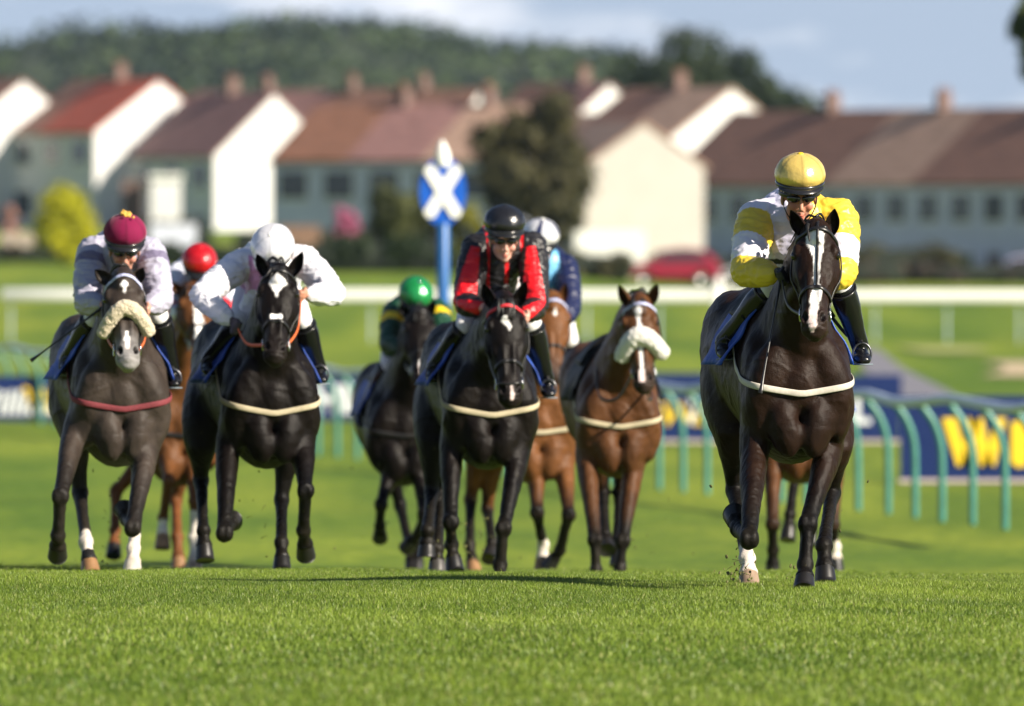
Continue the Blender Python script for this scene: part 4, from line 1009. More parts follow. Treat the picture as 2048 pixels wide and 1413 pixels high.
HC['bluebay'] = dict(D=77.0, cx=1082, yaw=9, zg=-.56, coat='bay', vox=.011, label='bay racehorse half hidden behind a black one, ridden by the jockey in two blues',
    poll=(1106, 600), muz=(1108, 762), hyaw=12, ears=((1076, 588, 0), (1132, 566, 0)),
    legs=[('f', [(1072, 930, .0), (1074, 1025, -.1), (1086, 1090, .1), (1084, 1142, .1)]), ('f', [(1128, 925, .0), (1137, 1030, -.25), (1120, 1100, -.05), (1096, 1135, .0)]),
          ('h', [(985, 900, 1.1), (975, 1018, 1.25), (984, 1085, .9), (978, 1118, .8)]), ('h', [(960, 890, 1.1), (941, 1000, 1.2), (940, 1090, .9), (948, 1148, .8)])],
    socks=[dict(sock=1.75, pts=.5, hoof=TAN), dict(pts=.5, hoof=DKH), dict(pts=.7), dict(pts=.7, hoof=TAN)],
    marks=[[(.10, 0, .008), (.125, 0, .014), (.145, 0, .004)]], browband=M_BLUEBAND, girthmat=M_CREAMW, forelock=2)
HC['green'] = dict(D=80.0, cx=812, yaw=4, zg=-.64, coat='black', vox=.011, label='black racehorse with a pale pink muzzle ridden by the jockey in green',
    poll=(838, 628), muz=(846, 765), hyaw=8, ears=((800, 610, 0), (868, 600, 0)),
    legs=[('f', [(786, 930, .0), (762, 1010, -.1), (760, 1052, 0), (760, 1076, .1)]), ('f', [(840, 930, .0), (848, 1030, -.2), (836, 1068, .0), (812, 1098, .1)]),
          ('h', [(770, 900, 1.1), (800, 1010, 1.2), (818, 1090, .9), (826, 1148, .8)]), ('h', [(845, 890, 1.1), (850, 1010, 1.2), (838, 1090, .9), (832, 1146, .8)])],
    socks=[dict(), dict(), dict(), dict()], marks=[[(.44, .0, .02), (.48, .0, .032), (.53, .0, .03), (.57, 0, .018)]], girthmat=M_LEATHER, flare=.02)
HC['redcap'] = dict(D=79.0, cx=366, yaw=9, zg=-.62, coat='chestnut', vox=.011, label='chestnut racehorse with a wide white nose under the red capped jockey',
    poll=(384, 582), muz=(407, 712), hyaw=10, ears=((345, 565, 0), (425, 572, 0)),
    legs=[('f', [(330, 905, .0), (337, 962, -.30), (326, 1036, -.15), (325, 1096, -.2)]), ('f', [(382, 900, .0), (390, 1002, -.2), (388, 1075, -.2), (390, 1148, -.25)]),
          ('h', [(318, 880, 1.1), (232, 985, 1.1), (230, 1060, .9), (227, 1112, .8)]), ('h', [(376, 890, 1.1), (352, 1000, 1.2), (354, 1075, .9), (358, 1140, .8)])],
    socks=[dict(pts=5, sock=2.1, hoof=TAN), dict(pts=5, sock=1.25, hoof=PALE), dict(pts=.4), dict(pts=.8, hoof=TAN)],
    marks=[[(.10, 0, .01), (.2, .0, .022), (.3, 0, .028), (.40, 0, .04), (.5, 0, .045), (.58, 0, .03)]], girthmat=M_LEATHER, mane=(.12, .05, .02), clothmat=M_CLOTH)
HC['loose'] = dict(D=73.0, cx=1240, yaw=3.5, zg=-.43, coat='darkbay', vox=.0095, label='bay racehorse with a fluffy white sheepskin noseband and pricked ears, running without a jockey',
    poll=(1277, 606), muz=(1288, 780), hyaw=-3, htilt=7, fleece_r=.060, ears=((1238, 572, -.05), (1314, 570, -.05)), hw=.96,
    legs=[('f', [(1172, 915, .0), (1190, 1080, -.25), (1192, 1140, -.25), (1192, 1178, -.3)]), ('f', [(1270, 920, .0), (1246, 1082, -.2), (1240, 1135, -.2), (1238, 1178, -.3)]),
          ('h', [(1195, 880, 1.1), (1206, 985, 1.2), (1210, 1070, .9), (1214, 1100, .8)]), ('h', [(1250, 880, 1.1), (1240, 985, 1.2), (1236, 1080, .95), (1236, 1130, .9)])],
    socks=[dict(pts=.5), dict(pts=.4), dict(pts=.5), dict(pts=.5)],
    marks=[[(.06, 0, .010), (.08, 0, .022), (.12, 0, .020), (.16, 0, .012), (.24, 0, .014), (.33, 0, .014), (.40, 0, .010), (.47, .0, .012), (.52, -.005, .02), (.56, -.005, .02)]],
    fleece=M_FLEECE_W, fleece_u=.245, browband=M_BLUEBAND, girthmat=M_CREAMW, bg=(.95, 1.25), forelock=5, clothmat=M_SADDLE, flare=0)
HC['hidden'] = dict(D=78.0, cx=1612, yaw=6, zg=-.58, coat='darkbay', vox=.011, label='brown racehorse hidden behind the leading horse, only legs and one shoulder showing',
    poll=(1610, 640), muz=(1612, 800), ears=((1580, 620, 0), (1640, 620, 0)), hw=1.15,
    legs=[('f', [(1546, 915, .0), (1545, 1050, -.2), (1546, 1100, -.1), (1545, 1152, -.05)]), ('f', [(1672, 905, .0), (1666, 1050, -.1), (1670, 1095, .0), (1672, 1140, .0)]),
          ('h', [(1590, 860, 1.1), (1590, 950, 1.2), (1580, 1030, .95), (1575, 1080, .9)]), ('h', [(1640, 860, 1.1), (1630, 960, 1.2), (1622, 1040, .95), (1618, 1090, .9)])],
    socks=[dict(pts=.6), dict(pts=.6, sock=1.6, hoof=DKH), dict(), dict()], girthmat=M_LEATHER)
import time as _t
HORSES = {}
for key in HC:
    _s = _t.time(); HORSES[key] = horse(key, HC[key]); print('HORSE', key, round(_t.time() - _s, 1))
# ---------------------------------------------------------------- jockeys
M_SKIN = mat('skin', (.5, .26, .18), rough=.5, spec=.4, attr=True, noise=(40, .06), bump=(120, .15, .002))
M_SILK = mat('satin_silks', (.5, .5, .5), rough=.42, spec=.45, attr=True, bump=(24, .4, .010), metallic=.04)
M_SILKCAP = mat('satin_cap', (.5, .5, .5), rough=.27, spec=.8, attr=True, bump=(14, .6, .016), metallic=.30)
M_VELVET = mat('velvet_cap', (.2, .0, .03), rough=.8, spec=.2, attr=True, sheen=.12)
M_BREECH = mat('white_breeches', (.70, .70, .72), rough=.6, noise=(12, .05), bump=(20, .35, .01))
M_BOOT = mat('black_boot', (.005, .005, .007), rough=.26, spec=.4)
M_TRIM = mat('pale_boot_trim', (.16, .20, .24), rough=.5)
M_LENS = mat('dark_lens', (.006, .006, .008), rough=.05, spec=.8)
M_GOG = mat('goggle_frame', (.015, .015, .015), rough=.3)
M_BLACKP = mat('black_helmet', (.012, .012, .013), rough=.22, spec=.6)
M_GLOVE = (.015, .015, .018)
def jockey(H, cfg):
    D = H.D; l, b = H.l, H.b; up = np.array([0, 0, 1.]); sc = H.sc; kk_ = D / FPX
    R_ = np.random.RandomState(int(D * 10) + cfg['cap'][0])
    J = lambda q, dy: P(q[0], q[1], D + dy)
    hip = H.L(cfg.get('hipx', 0), 1.02, 0); 
    capw = cfg['capw'] * kk_; k = capw / .262
    capC = J(cfg['cap'], cfg.get('hd', .08)); p = math.radians(cfg.get('pitch', 22)); y = math.radians(cfg.get('yaw', 0)); rl = math.radians(cfg.get('roll', 0))
    g = np.array([math.sin(y) * math.cos(p), -math.cos(y) * math.cos(p), -math.sin(p)]); u0 = unit(up - g * np.dot(up, g)); r0 = np.cross(g, u0)   # r0: picture-right? fixed below
    if r0[0] < 0: r0 = -r0
    h = unit(u0 * math.cos(rl) + r0 * math.sin(rl)); x = unit(r0 * math.cos(rl) - u0 * math.sin(rl))
    Hc = capC - h * .098 * k - g * .006 * k
    F_ = lambda a, c, d: Hc + (x * a + g * c + h * d) * k * 1.10
    root = thing('person', hip + up * (1.45 * sc + H.O[2]), cfg['label'], 'jockey', 'jockeys riding in the race')
    dysh = .34
    shL, shR = J(cfg['sh'][0], dysh), J(cfg['sh'][1], dysh); elL, elR = J(cfg['el'][0], .10), J(cfg['el'][1], .10); haL, haR = J(cfg['ha'][0], cfg.get('hady', (-.10, -.10))[0]), J(cfg['ha'][1], cfg.get('hady', (-.10, -.10))[1])
    M = (shL + shR) / 2; hip = H.L(0, .92, 1.64); hip[0] = hip[0] * .35 + M[0] * .65; hip[2] = max(hip[2], M[2] - .16 * sc); mid = (M + hip) / 2 + up * .05
    neckb = M + up * .03 - np.array([0, .02, 0])
    kn = [J(cfg['kn'][0], .42), J(cfg['kn'][1], .42)]; ft = [J(cfg['ft'][0], .55), J(cfg['ft'][1], .55)]
    sw = np.linalg.norm(shR - shL)
    # body: head, neck, trunk, arms, hands, legs as one surface
    s = Shape()
    s.ell(F_(0, -.005, .02), (.080 * k, .100 * k, .098 * k), x, g, h, 20, 14)
    s.ell(F_(0, .022, -.055), (.058 * k, .066 * k, .068 * k), x, g, h)
    s.ell(F_(0, .068, -.108), (.026 * k, .022 * k, .020 * k), x, g, h); s.ell(F_(0, .035, -.098), (.046 * k, .042 * k, .026 * k), x, g, h)
    for sg in (-1, 1):
        s.ell(F_(.038 * sg, .062, -.042), (.025 * k, .022 * k, .026 * k), x, g, h); s.ell(F_(.030 * sg, .083, .018), (.030 * k, .014 * k, .011 * k), x, g, h)
        s.ell(F_(.076 * sg, -.008, -.030), (.011 * k, .022 * k, .032 * k), x, g, h); s.ell(F_(.010 * sg, .098, -.055), (.010 * k, .012 * k, .009 * k), x, g, h)
    s.loft([F_(0, .082, .005), F_(0, .100, -.025), F_(0, .110, -.048)], np.array([.010, .011, .013]) * k, np.array([.012, .014, .014]) * k, side=x, n=10)
    s.ell(F_(0, .086, -.078), (.024 * k, .012 * k, .006 * k), x, g, h); s.ell(F_(0, .084, -.090), (.020 * k, .012 * k, .007 * k), x, g, h)
    s.loft([F_(0, -.01, -.05), F_(0, -.045, -.11) * .6 + neckb * .4, neckb], [.056 * k, .060 * k, .075], [.060 * k, .062 * k, .075], side=x, n=14)
    s.loft([neckb, mid, hip], [sw * .36, .13, .14], [.08, .10, .12], side=l, n=16)
    hand_bones = []
    for sg, sh, el, ha in ((-1, shL, elL, haL), (1, shR, elR, haR)):
        bone(s, M + (sh - M) * .5, sh, [0, 1], [.06, .055], [.06, .055], (0, 0, 1)); bone(s, sh, el, [0, .4, 1], [.050, .048, .038], [.050, .048, .038], (0, 1, 0)); s.ell(el, (.04, .04, .04))
        fa = unit(ha - el); wr = ha - fa * .045; bone(s, el, wr, [0, .3, 1], [.040, .042, .026], [.040, .042, .028], (0, 1, 0))
        # fist: palm, four bent fingers and the thumb round the rein
        dn = unit(-up * .4 - b * .9 + fa * .1); kn_ax = unit(np.cross(fa, dn)); pr = unit(np.cross(kn_ax, fa))
        hk = cfg.get('hk', 1.0)
        s.ell(ha, (.044 * hk, .020 * hk, .040 * hk), fa, kn_ax if False else pr, kn_ax)
        for i in range(4):
            o_ = ha + kn_ax * (.030 - .020 * i) * hk + fa * .032 * hk; ln = (.034, .038, .036, .028)[i] * hk
            p1 = o_ + (fa * .45 + pr * .8) * ln; p2 = p1 + (-fa * .75 + pr * .45) * ln * .8; p3 = p2 + (-fa * .8 - pr * .45) * ln * .6
            s.loft([o_, p1], .0105 * hk, .0105 * hk, n=8, m=2, side=kn_ax); s.loft([p1, p2], .0100 * hk, .0100 * hk, n=8, m=2, side=kn_ax); s.loft([p2, p3], .0090 * hk, .0090 * hk, n=8, m=2, side=kn_ax)
            s.ell(p1, np.array([.0112] * 3) * hk, nu=8, nv=6)
        t0 = ha + kn_ax * .034 * hk - fa * .012 * hk; t1 = t0 + (kn_ax * .016 + fa * .020 + pr * .016) * hk; t2 = t1 + (fa * .020 + pr * .018 - kn_ax * .010) * hk
        s.loft([t0, t1], .012 * hk, .012 * hk, n=8, m=2, side=pr); s.loft([t1, t2], .0105 * hk, .0105 * hk, n=8, m=2, side=pr)
        hand_bones.append((wr, ha, fa))
    for i, sg in enumerate((-1, 1)):
        hj = hip + l * .10 * sg; bone(s, hj, kn[i], [0, .4, 1], [.075, .07, .05], [.075, .07, .05], (0, 0, 1)); an = ft[i] + b * .10 + up * .07; bone(s, kn[i], an, [0, .35, 1], [.048, .05, .032], [.048, .05, .032], (0, 1, 0))
    V, Fq, Nn = remesh(s, .0060 if D < 70 else .0075, 2)
    rel = (V - Hc) / (k * 1.10); a_, c_, d_ = rel @ x, rel @ g, rel @ h
    # the mouth line and eye hollows
    V = V - Nn * (.003 * np.exp(-((d_ + .084) / .003) ** 2) * (np.abs(a_) < .022) * (c_ > .06))[:, None]
    sk = np.array(cfg.get('skin', (.46, .21, .135))); c = np.tile(sk, (len(V), 1)) * (1 + .06 * vnoise(V, 30, 2, 3))[:, None]
    lip = (np.abs(d_ + .084) < .010) & (np.abs(a_) < .022) & (c_ > .07); c[lip] = sk * np.array([.85, .5, .5])
    blush = np.exp(-((np.abs(a_) - .04) / .02) ** 2 - ((d_ + .04) / .02) ** 2) * (c_ > .03); c = c * (1 - .25 * blush[:, None] * np.array([0, .6, .5]))
    if cfg.get('stubble'): m = ((d_ < -.06) & (c_ > 0) & ~lip)[:, None]; c = np.where(m, c * np.array([.75, .75, .8]), c)
    for i, (wr, ha, fa) in enumerate(hand_bones):
        dd = np.linalg.norm(V - ha, axis=1); g_ = cfg.get('gloves', (None, None))[i]
        if g_ is not None: c[dd < .10] = g_
    mesh_obj('body', V, Fq, M_SKIN, root, cols=c)
    # silks
    s = Shape(); pf = cfg.get('puff', 1.04)
    chestc = M - up * .05 + b * .06
    low = H.L(0, .50, 1.42)
    s.loft([M + up * .005 - b * .06, M + b * .10 - up * .01, mid + up * .01, hip + up * .01 - b * .02], [sw * .34, sw * .47, .20, .165], [.105, .155, .155, .135], side=l, n=22, egg=.1)
    s.loft([M - up * .02 + b * .0, M * .6 + low * .4, M * .25 + low * .75 + b * .05], [sw * .42, sw * .34, .16], [.10, .12, .10], side=l, n=18)
    s.loft([neckb + up * .0 - np.array([0, .03, 0]), neckb + unit(Hc - neckb) * .055], [.085, .066], [.085, .066], side=l, n=16)
    for sh, el, ha in ((shL, elL, haL), (shR, elR, haR)):
        fa = unit(ha - el); wr = ha - fa * .058
        s.loft([M + (sh - M) * .35 + b * .03, M + (sh - M) * .75, sh], [.085, .086, .080], [.095, .092, .082], side=(0, 1, 0), n=14)
        s.ell(sh, (.082, .085, .085)); bone(s, sh, el, [0, .3, .7, 1], np.array([.080, .080, .070, .062]) * pf, np.array([.082, .083, .074, .064]) * pf, (0, 1, 0), n=16); s.ell(el, (.060 * pf, .062 * pf, .060 * pf))
        bone(s, el, wr, [0, .25, .6, .88, 1], np.array([.060, .064, .056, .043, .030]) * pf, np.array([.060, .064, .057, .043, .030]) * pf, (0, 1, 0), n=16)
    V, Fq, Nn = remesh(s, .0068 if D < 70 else .009, 6)
    # wrinkles: ridged folds, mostly across the sleeves and down the chest
    parts = []
    for A, B_ in ((shL, elL), (elL, haL), (shR, elR), (elR, haR), (M, low), (M, hip)):
        parts.append(segdist(V, A, B_))
    dd = np.stack([q[0] * (1.0 if i < 4 else .62) for i, q in enumerate(parts)]); pid = dd.argmin(0); tt = np.choose(pid, [q[1] for q in parts])
    arm = np.where(pid < 4, pid // 2, -1); ut = np.where(pid % 2 == 0, tt * .5, .5 + tt * .5)
    fold = 1 - np.abs(vnoise(V * np.array([.55, .55, 1.25]), 34, 2, 4)) * 2.3
    fold2 = 1 - np.abs(vnoise(V * np.array([1.1, 1.1, .45]), 30, 2, 7)) * 2.3
    amp = np.where(pid < 4, .0105, .006)
    V = V + Nn * (amp * (np.clip(fold, -1, 1) * .6) + .0055 * np.clip(fold2, -1, 1))[:, None] * cfg.get('wr', 1.0) + Nn * (.0035 * np.clip(1 - np.abs(vnoise(V * np.array([.8, .8, 1.4]), 20, 1, 9)) * 6, 0, 1))[:, None]
    latr = (V - M) @ l; zz = V[:, 2]
    # angle round the arm: 0 = picture left ... measured across the view
    ang = np.zeros(len(V))
    for i, (A, B_) in enumerate(((shL, elL), (elL, haL), (shR, elR), (elR, haR))):
        t = unit(B_ - A); s1 = unit(np.cross(t, (0, 1, 0))); 
        if s1[0] < 0: s1 = -s1
        s2 = np.cross(t, s1); q = V - A; an_ = np.arctan2(q @ s1, -(q @ np.array([0, 1, 0.]))); ang = np.where(pid == i, an_, ang)
    col = cfg['silk'](dict(arm=arm, ut=ut, lat=latr / (sw / 2), z=zz - M[2], V=V, ang=ang, pid=pid, tt=tt, dep=(V - M) @ b))
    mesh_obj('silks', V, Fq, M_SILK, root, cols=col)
    # belt
    # helmet: silk cap over the shell
    nu, nv = 48, 20; G = []; cc = []
    for j in range(nv + 1):
        a = math.pi / 2 - (math.pi / 2 + .30) * j / nv
        for i in range(nu):
            q = 2 * math.pi * i / nu; ca, sa = math.cos(a), math.sin(a)
            gore = 1 - .012 * (abs(math.cos(3 * q + .26)) ** 14) * (1 if j > 1 else 0)
            taper = 1 - .10 * max(0, -sa) * 2
            rr = np.array([.128 * gore * taper, .142 * gore * taper, .112])
            G.append(capC + (x * rr[0] * ca * math.sin(q) + g * (rr[1] * ca * math.cos(q)) + h * rr[2] * sa * (1 if sa > 0 else .95)) * k); cc.append((q, a))
    G = np.array(G); cc = np.array(cc)
    cn = G - capC; cn /= np.linalg.norm(cn, axis=1)[:, None]
    G = G + cn * (.0024 * k * (1 - 2 * np.abs(vnoise(G * np.array([1, 1, .4]), 34, 2, 3))) * cfg.get('capwr', 1.0))[:, None]
    bot = len(G); in_ = capC + (G[-nu:] - capC) * .88; G = np.concatenate([G, in_, in_ + h * .05 * k])
    Fs = [(j * nu + i, (j + 1) * nu + i, (j + 1) * nu + (i + 1) % nu, j * nu + (i + 1) % nu) for j in range(nv + 2) for i in range(nu)]
    ccol = cfg['capcol'](cc[:, 0], cc[:, 1]); seam = np.abs(np.sin(3 * cc[:, 0])) < .10; ccol = np.where((seam & (cc[:, 1] < 1.4))[:, None], ccol * .72, ccol); ccol = np.concatenate([ccol, np.tile(ccol[-1] * .5, (2 * nu, 1))])
    mesh_obj('cap', G, Fs, M_VELVET if cfg.get('velvet') else M_SILKCAP, root, cols=ccol)
    # shell rim, peak, goggles, button
    s = Shape(); s.loft([capC + (x * .119 * math.sin(q) + g * .139 * math.cos(q) - h * .036) * k for q in np.linspace(0, 2 * math.pi, 40, endpoint=False)], max(.014 * k, .01), .006 * k, side=h, n=8, m=40, closed=True)
    s.build('helmet_rim', cfg.get('rim', M_BLACKP), root)
    s = Shape(); pk = []
    for i in range(21):
        q = math.radians(-62 + 124 * i / 20); pk.append((q, .006 + .034 * math.cos(q * 1.35)))
    top = [capC + (x * (.120) * math.sin(q) + g * .140 * math.cos(q) - h * .034) * k for q, e in pk]; outp = [capC + (x * (.120 + e) * math.sin(q) + g * (.140 + e) * math.cos(q) - h * (.040 + e * .22)) * k for q, e in pk]
    Vp = top + outp + [v - h * .006 * k for v in top] + [v - h * .006 * k for v in outp]; n = 21; Fp = []
    for i in range(n - 1): Fp += [(i, i + 1, n + i + 1, n + i), (2 * n + i, 3 * n + i, 3 * n + i + 1, 2 * n + i + 1), (n + i, n + i + 1, 3 * n + i + 1, 3 * n + i)]
    mesh_obj('peak', Vp, Fp, cfg.get('peak', M_BLACKP), root)
    s = Shape(); pc = capC + h * .113 * k
    if cfg.get('pom') == 'gold':
        for i in range(26): s.ell(pc + (x * R_.normal() * .020 + g * R_.normal() * .016 + h * R_.uniform(0, .018)) * k, np.array([.010] * 3) * k * R_.uniform(.7, 1.3), nu=7, nv=5)
        Vq, Fqq, _ = remesh(s, .004, 1); mesh_obj('pompom', Vq, Fqq, mat('gold_tassel', (.62, .36, .06), rough=.6, noise=(60, .3)), root)
    else:
        s.ell(pc, np.array([.016, .016, .007]) * k, x, g, h); s.build('button', cfg.get('btn', M_SILKBTN), root)
    if cfg.get('goggles', True):
        s = Shape()
        for sg in (-1, 1): s.ell(F_(.034 * sg, .088, .002), (.036 * k, .017 * k, .022 * k), unit(x - g * .35 * sg), unit(g + x * .35 * sg), h)
        s.build('goggles', M_LENS, root)
        s = Shape(); pts = [F_(.094 * math.sin(q), .105 * math.cos(q), .006 + .01 * math.cos(q)) for q in np.linspace(.5, 2 * math.pi - .5, 26)]; s.loft(pts, [.012 * k] * 26, [.004 * k] * 26, side=h, n=8, m=26)
        s.build('goggle_strap', M_GOG, root)
    s = Shape()
    for sg in (-1, 1): s.loft([F_(.080 * sg, .02, .02), F_(.072 * sg, .03, -.055), F_(.035 * sg, .045, -.118), F_(0, .05, -.132)], .007 * k, .003 * k, side=g, n=6, m=10)
    s.build('chin_strap', M_BLACKP, root)
    # breeches and boots
    s = Shape()
    s.ell(hip + up * -.03, (.15, .16, .13), l, b, up)
    for i, sg in enumerate((-1, 1)):
        hj = hip + l * .09 * sg; bone(s, hj, kn[i], [0, .35, .75, 1], [.10, .095, .072, .058], [.10, .095, .075, .06], (0, 0, 1)); an = ft[i] + b * .10 + up * .07; s.ell(kn[i], (.060, .062, .062))
    V, Fq, Nn = remesh(s, .011, 5); V = V + Nn * (.006 * vnoise(V, 14, 2, 4))[:, None]; mesh_obj('breeches', V, Fq, cfg.get('breech', M_BREECH), root)
    for i, sg in enumerate((-1, 1)):
        an = ft[i] + b * .10 + up * .07; s = Shape(); tp = kn[i] * .98 + an * .02
        bone(s, tp, an, [0, .25, .6, 1], [.066, .068, .052, .042], [.066, .070, .054, .046], (0, 1, 0), n=16); s.ell(an, (.044, .050, .046))
        bone(s, an + b * .03 - up * .03, ft[i] - b * .03, [0, .3, .7, 1], [.040, .042, .046, .034], [.040, .038, .032, .024], l); V, Fq, Nn = remesh(s, .008, 3)
        V = V + Nn * (.003 * vnoise(V, 18, 2, 4))[:, None]
        bt = mesh_obj('boot', V, Fq, M_BOOT, root)
        s = Shape(); t = unit(an - tp); c0 = tp + t * .02; s1 = unit(np.cross(t, (0, 1, 0))); s2 = np.cross(t, s1); s.loft([c0 + s1 * .070 * math.cos(q) + s2 * .073 * math.sin(q) for q in np.linspace(0, 2 * math.pi, 24, endpoint=False)], .008, .005, side=t, n=6, m=24, closed=True); s.build('boot_cuff', M_BLACKP, bt)
        s = Shape(); s.loft([ft[i] + l * .048 * q - b * (.035 * (1 - q * q)) - up * .018 + up * 0 for q in np.linspace(-1, 1, 9)], .004, .005, side=up, n=6, m=9); s.build('sole_edge', M_TRIM, bt)
        # stirrup iron and leather (belong to the horse's saddle)
        s = Shape(); c0 = ft[i] + b * .03 + up * .035; arc = [c0 + l * .046 * math.sin(q) + up * .055 * math.cos(q) for q in np.linspace(-2.3, 2.3, 18)]; s.loft(arc, .004, .006, side=b, n=6, m=18); s.box(c0 - up * .048, (.06, .04, .008), l, b, up)
        s.build('stirrup_iron', mat('dull_steel', (.12, .12, .13), rough=.35, metallic=1), H.root)
        s = Shape(); s.tube([c0 + up * .062, (c0 + H.L(.22 * sg, .62, 1.35)) / 2 + l * .01 * sg, H.L(.20 * sg, .62, 1.40)], [.010, .010, .010], n=6); s.build('stirrup_leather', M_LEATHER, H.root)
    # reins from the bit to the hands, and on down to the loop in front of the hands
    for i, (bp_, ha) in enumerate(zip(H.bit, (haL, haR))):
        s = Shape(); q = (bp_ * .5 + ha * .5) - up * .05 + (-l if i == 0 else l) * .02; s.loft([bp_, q, ha], .0095, .0045, side=up, n=8, m=12); s.build('rein', cfg.get('rein', M_LEATHER), H.root)
    H.hands = (haL, haR); H.jroot = root
    return root
M_SILKBTN = mat('button_yellow', (.70, .48, .02), rough=.4)
Wt = np.array((.68, .66, .74)); YL = np.array((.68, .50, .045)); BK = np.array((.012, .011, .013)); RD = np.array((.62, .006, .012))
def const(n, c): return np.tile(np.asarray(c, float), (n, 1))
def s_lead(q):
    n = len(q['V']); c = const(n, Wt); c[q['lat'] < -.1] = Wt * np.array([.88, .88, 1.0]); right = (q['lat'] > .10 + .04 * q['z'] * 10); c[(q['arm'] < 0) & right] = YL  # left half of the body: lavender shade put into the white silk's colour
    am = q['arm'] >= 0; c[am] = YL; hoop = am & (q['ut'] > .24 + .02 * np.sin(q['ang'])) & (q['ut'] < .44); c[hoop] = Wt
    tl = am & (q['arm'] == 0) & (q['ut'] < .03); c[tl] = Wt
    belt = (q['pid'] == 4) & (np.abs(q['z'] + .245 + .02 * np.sin(q['lat'] * 3)) < .012); c[belt] = BK
    return c
def s_grey(q):
    n = len(q['V']); c = const(n, (.37, .36, .46)); am = (q['arm'] >= 0); c[am & (q['ut'] > .08) & (q['ut'] < .16)] = (.16, .14, .22); c[am & (vnoise(q['V'], 9, 1, 2) > .85)] = (.20, .18, .26)
    return c
def s_white(q):
    n = len(q['V']); c = const(n, (.74, .74, .80)); nz = vnoise(q['V'], 7, 1, 4); c[(q['arm'] < 0) & (nz > .15) & (q['lat'] < .55)] = (.62, .30, .55); c[(q['arm'] < 0) & (np.abs(q['lat']) < .2)] = (.36, .34, .42); return c
def s_rb(q):
    n = len(q['V']); c = const(n, BK); a = q['ang']; am = q['arm'] >= 0; st = am & (np.mod(a + math.pi + .3, 1.57) < .52); c[st] = RD
    t = (q['arm'] < 0); c[t & (np.abs(np.abs(q['lat']) - .60) < .06)] = RD; c[t & (np.abs(q['lat'] - .06) < .07) & (q['dep'] < .2)] = RD
    c[am & (q['ut'] < .06)] = BK; return c
def s_blue(q):
    n = len(q['V']); c = const(n, (.15, .42, .68)); c[q['arm'] >= 0] = (.007, .012, .055); c[(q['arm'] < 0) & (q['lat'] > .62)] = (.007, .012, .055); return c
def s_green(q):
    n = len(q['V']); c = const(n, (.006, .045, .022)); c[(q['arm'] >= 0) & (q['ut'] > .12) & (q['ut'] < .22)] = (.72, .52, .01); return c
def s_red(q):
    n = len(q['V']); c = const(n, (.62, .64, .76)); c[(q['arm'] >= 0) & (q['ut'] > .6) & (q['ut'] < .72)] = RD; c[(q['arm'] < 0) & (vnoise(q['V'], 8, 1, 3) > .5)] = (.10, .17, .45); return c
def plain(c): return lambda a, e: const(len(a), c)
def cap_blue(a, e):
    c = const(len(a), (.74, .74, .78)); m = e > .95 + .50 * (np.abs(np.sin(2 * (a + .4)))) - .75 * (np.abs(np.sin(2 * (a + .4))) < .35); c[m] = (.010, .02, .085); return c
JC = {}
JC['lead'] = dict(label='jockey in yellow and white silks with a shiny yellow cap on the leading horse', cap=(1600, 351), capw=104, pitch=16, yaw=4, hd=.02, sh=[(1512, 436), (1678, 432)], el=[(1492, 545), (1684, 548)], ha=[(1562, 548), (1645, 560)],
    kn=[(1538, 580), (1682, 572)], ft=[(1452, 712), (1726, 722)], silk=s_lead, puff=1.14, capcol=plain((.72, .52, .14)), gloves=(M_GLOVE, M_GLOVE), skin=(.48, .22, .14), stubble=True, hady=(-.12, -.05))
JC['grey'] = dict(label='jockey in silvery lilac silks with a maroon velvet cap on the grey horse', cap=(250, 466), capw=88, pitch=22, yaw=5, hd=.02, sh=[(185, 505), (300, 505)], el=[(172, 606), (322, 600)], ha=[(212, 612), (288, 620)],
    kn=[(186, 640), (318, 635)], ft=[(135, 745), (347, 770)], silk=s_grey, capcol=plain((.17, .002, .042)), velvet=True, pom='gold', rein=M_ORANGE, skin=(.5, .25, .18))
JC['white'] = dict(label='jockey in white silks bowed low with both elbows spread wide', cap=(545, 492), capw=90, pitch=55, yaw=-6, hd=.12, sh=[(480, 530), (608, 522)], el=[(402, 592), (668, 588)], ha=[(472, 650), (603, 590)],
    kn=[(480, 645), (606, 645)], ft=[(420, 745), (642, 762)], silk=s_white, capcol=plain((.76, .76, .80)), rein=M_ORANGE, peak=mat('white_peak', (.7, .7, .72), rough=.4), btn=M_WHITE, goggles=True, rim=M_BLACKP, gloves=((.05, .04, .05), None))
JC['rb'] = dict(label='jockey in black silks striped with red, wearing a plain black cap', cap=(1009, 446), capw=84, pitch=14, yaw=8, hd=.0, sh=[(952, 498), (1064, 494)], el=[(930, 608), (1072, 616)], ha=[(972, 618), (1046, 634)],
    kn=[(930, 655), (1064, 650)], ft=[(868, 760), (1098, 790)], silk=s_rb, capcol=plain((.016, .016, .019)), btn=M_BLACKP, skin=(.58, .32, .25), capwr=1.6)
JC['blue'] = dict(label='jockey in light blue and navy silks with a white and navy cap', cap=(1082, 470), capw=76, pitch=18, yaw=10, roll=4, hd=.02, sh=[(1050, 522), (1130, 535)], el=[(1045, 615), (1142, 618)], ha=[(1082, 640), (1122, 645)],
    kn=[(1045, 690), (1140, 680)], ft=[(1070, 770), (1142, 760)], silk=s_blue, capcol=cap_blue, btn=M_WHITE)
JC['green'] = dict(label='jockey in dark green silks with yellow armbands and an emerald cap', cap=(832, 586), capw=70, pitch=40, yaw=8, roll=8, hd=.02, sh=[(790, 625), (872, 622)], el=[(778, 690), (886, 670)], ha=[(812, 700), (868, 695)],
    kn=[(776, 735), (880, 725)], ft=[(722, 850), (884, 800)], silk=s_green, capcol=plain((.010, .24, .06)), btn=M_STEEL)
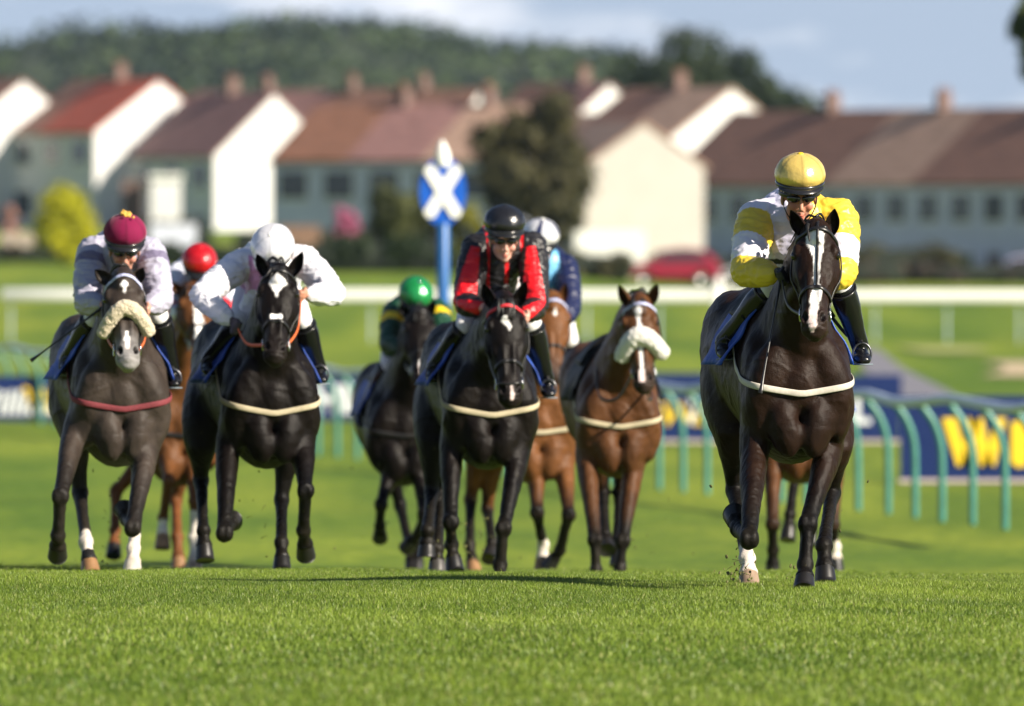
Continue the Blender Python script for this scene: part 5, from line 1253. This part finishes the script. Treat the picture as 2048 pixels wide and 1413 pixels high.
JC['red'] = dict(label='jockey in pale blue and white silks with a bright red cap', cap=(399, 520), capw=72, pitch=34, yaw=6, roll=3, hd=.02, sh=[(356, 552), (445, 552)], el=[(338, 620), (458, 610)], ha=[(372, 632), (424, 630)],
    kn=[(340, 660), (440, 660)], ft=[(330, 740), (440, 730)], silk=s_red, capcol=plain((.55, .008, .014)), rim=M_BLACKP, btn=mat('button_red', (.5, .01, .015), rough=.4), skin=(.32, .16, .09))
for jk, hk_ in (('lead', 'lead'), ('grey', 'grey'), ('white', 'whitej'), ('rb', 'redblack'), ('blue', 'bluebay'), ('green', 'green'), ('red', 'redcap')):
    _s = _t.time(); jockey(HORSES[hk_], JC[jk]); print('JOCKEY', jk, round(_t.time() - _s, 1))
# whips, each held by a jockey
def whip(A, B, label, group=None):
    s = Shape(); A, B = np.array(A), np.array(B); s.loft([A, A + (B - A) * .25, A + (B - A) * .8, B], [.010, .006, .005, .012], [.010, .006, .005, .004], side=(1, 0, 0), n=8)
    o = s.build('whip', M_LEATHER); tag(o, label, 'whip', 'jockeys\' whips'); return o
D = 56.9; whip(P(1566, 535, D), P(1521, 786, D - .25), 'thin black whip pointing down beside the leading horse\'s neck')
whip(P(205, 615, 64.6), P(62, 722, 64.5), 'thin black whip pointing out left from the grey horse')
# reins hanging loose on the horse without a jockey
HL_ = HORSES['loose']
for i, sg in enumerate((-1, 1)):
    bp_ = HL_.bit[i]; s = Shape(); e = HL_.L(.14 * sg, .30, 1.40)
    s.loft([bp_, bp_ * .6 + e * .4 - np.array([0, .10, .20]), bp_ * .3 + e * .7 - np.array([-.05 * sg, .16, .22]), e], .010, .005, side=(0, 0, 1), n=8, m=16); s.build('rein', M_LEATHER, HL_.root)
# turf thrown up by the hooves
s = Shape(); R_ = np.random.RandomState(3)
for (px, py, d, n, sp) in ((1475, 1150, 57.3, 40, 16), (1600, 1150, 57.6, 14, 14), (185, 1120, 66.8, 16, 30), (900, 1080, 67.5, 26, 40), (1485, 1110, 57.6, 16, 22), (160, 1010, 67.5, 14, 60), (520, 1040, 67, 10, 50), (830, 1000, 78, 26, 60), (940, 1080, 76, 22, 35), (1290, 1060, 74, 12, 60), (1480, 960, 59, 8, 50), (1640, 1000, 60, 4, 60), (590, 1130, 66, 6, 40)):
    for i in range(n):
        c = P(px + R_.normal() * sp, py + R_.normal() * sp, d + R_.normal() * .4)
        if c[2] < ground_z(c[0], c[1]) + .02: continue
        a = R_.normal(size=3); a /= np.linalg.norm(a); 
        if R_.rand() < .6: s.ell(c, R_.uniform(.003, .011, 3), a, np.cross(a, (0, 0, 1)), (.1, .2, 1), nu=6, nv=4)
        else: s.loft([c, c + a * .02 + (0, 0, .004), c + a * .045], [.0022, .0018, .0006], [.001, .001, .0005], n=5, m=4)
tag(s.build('flying_turf', mat('turf_clod', (.10, .10, .03), rough=.9, noise=(40, .5))), 'loose bits of earth and grass kicked up behind the hooves', 'flying turf', kind='stuff')
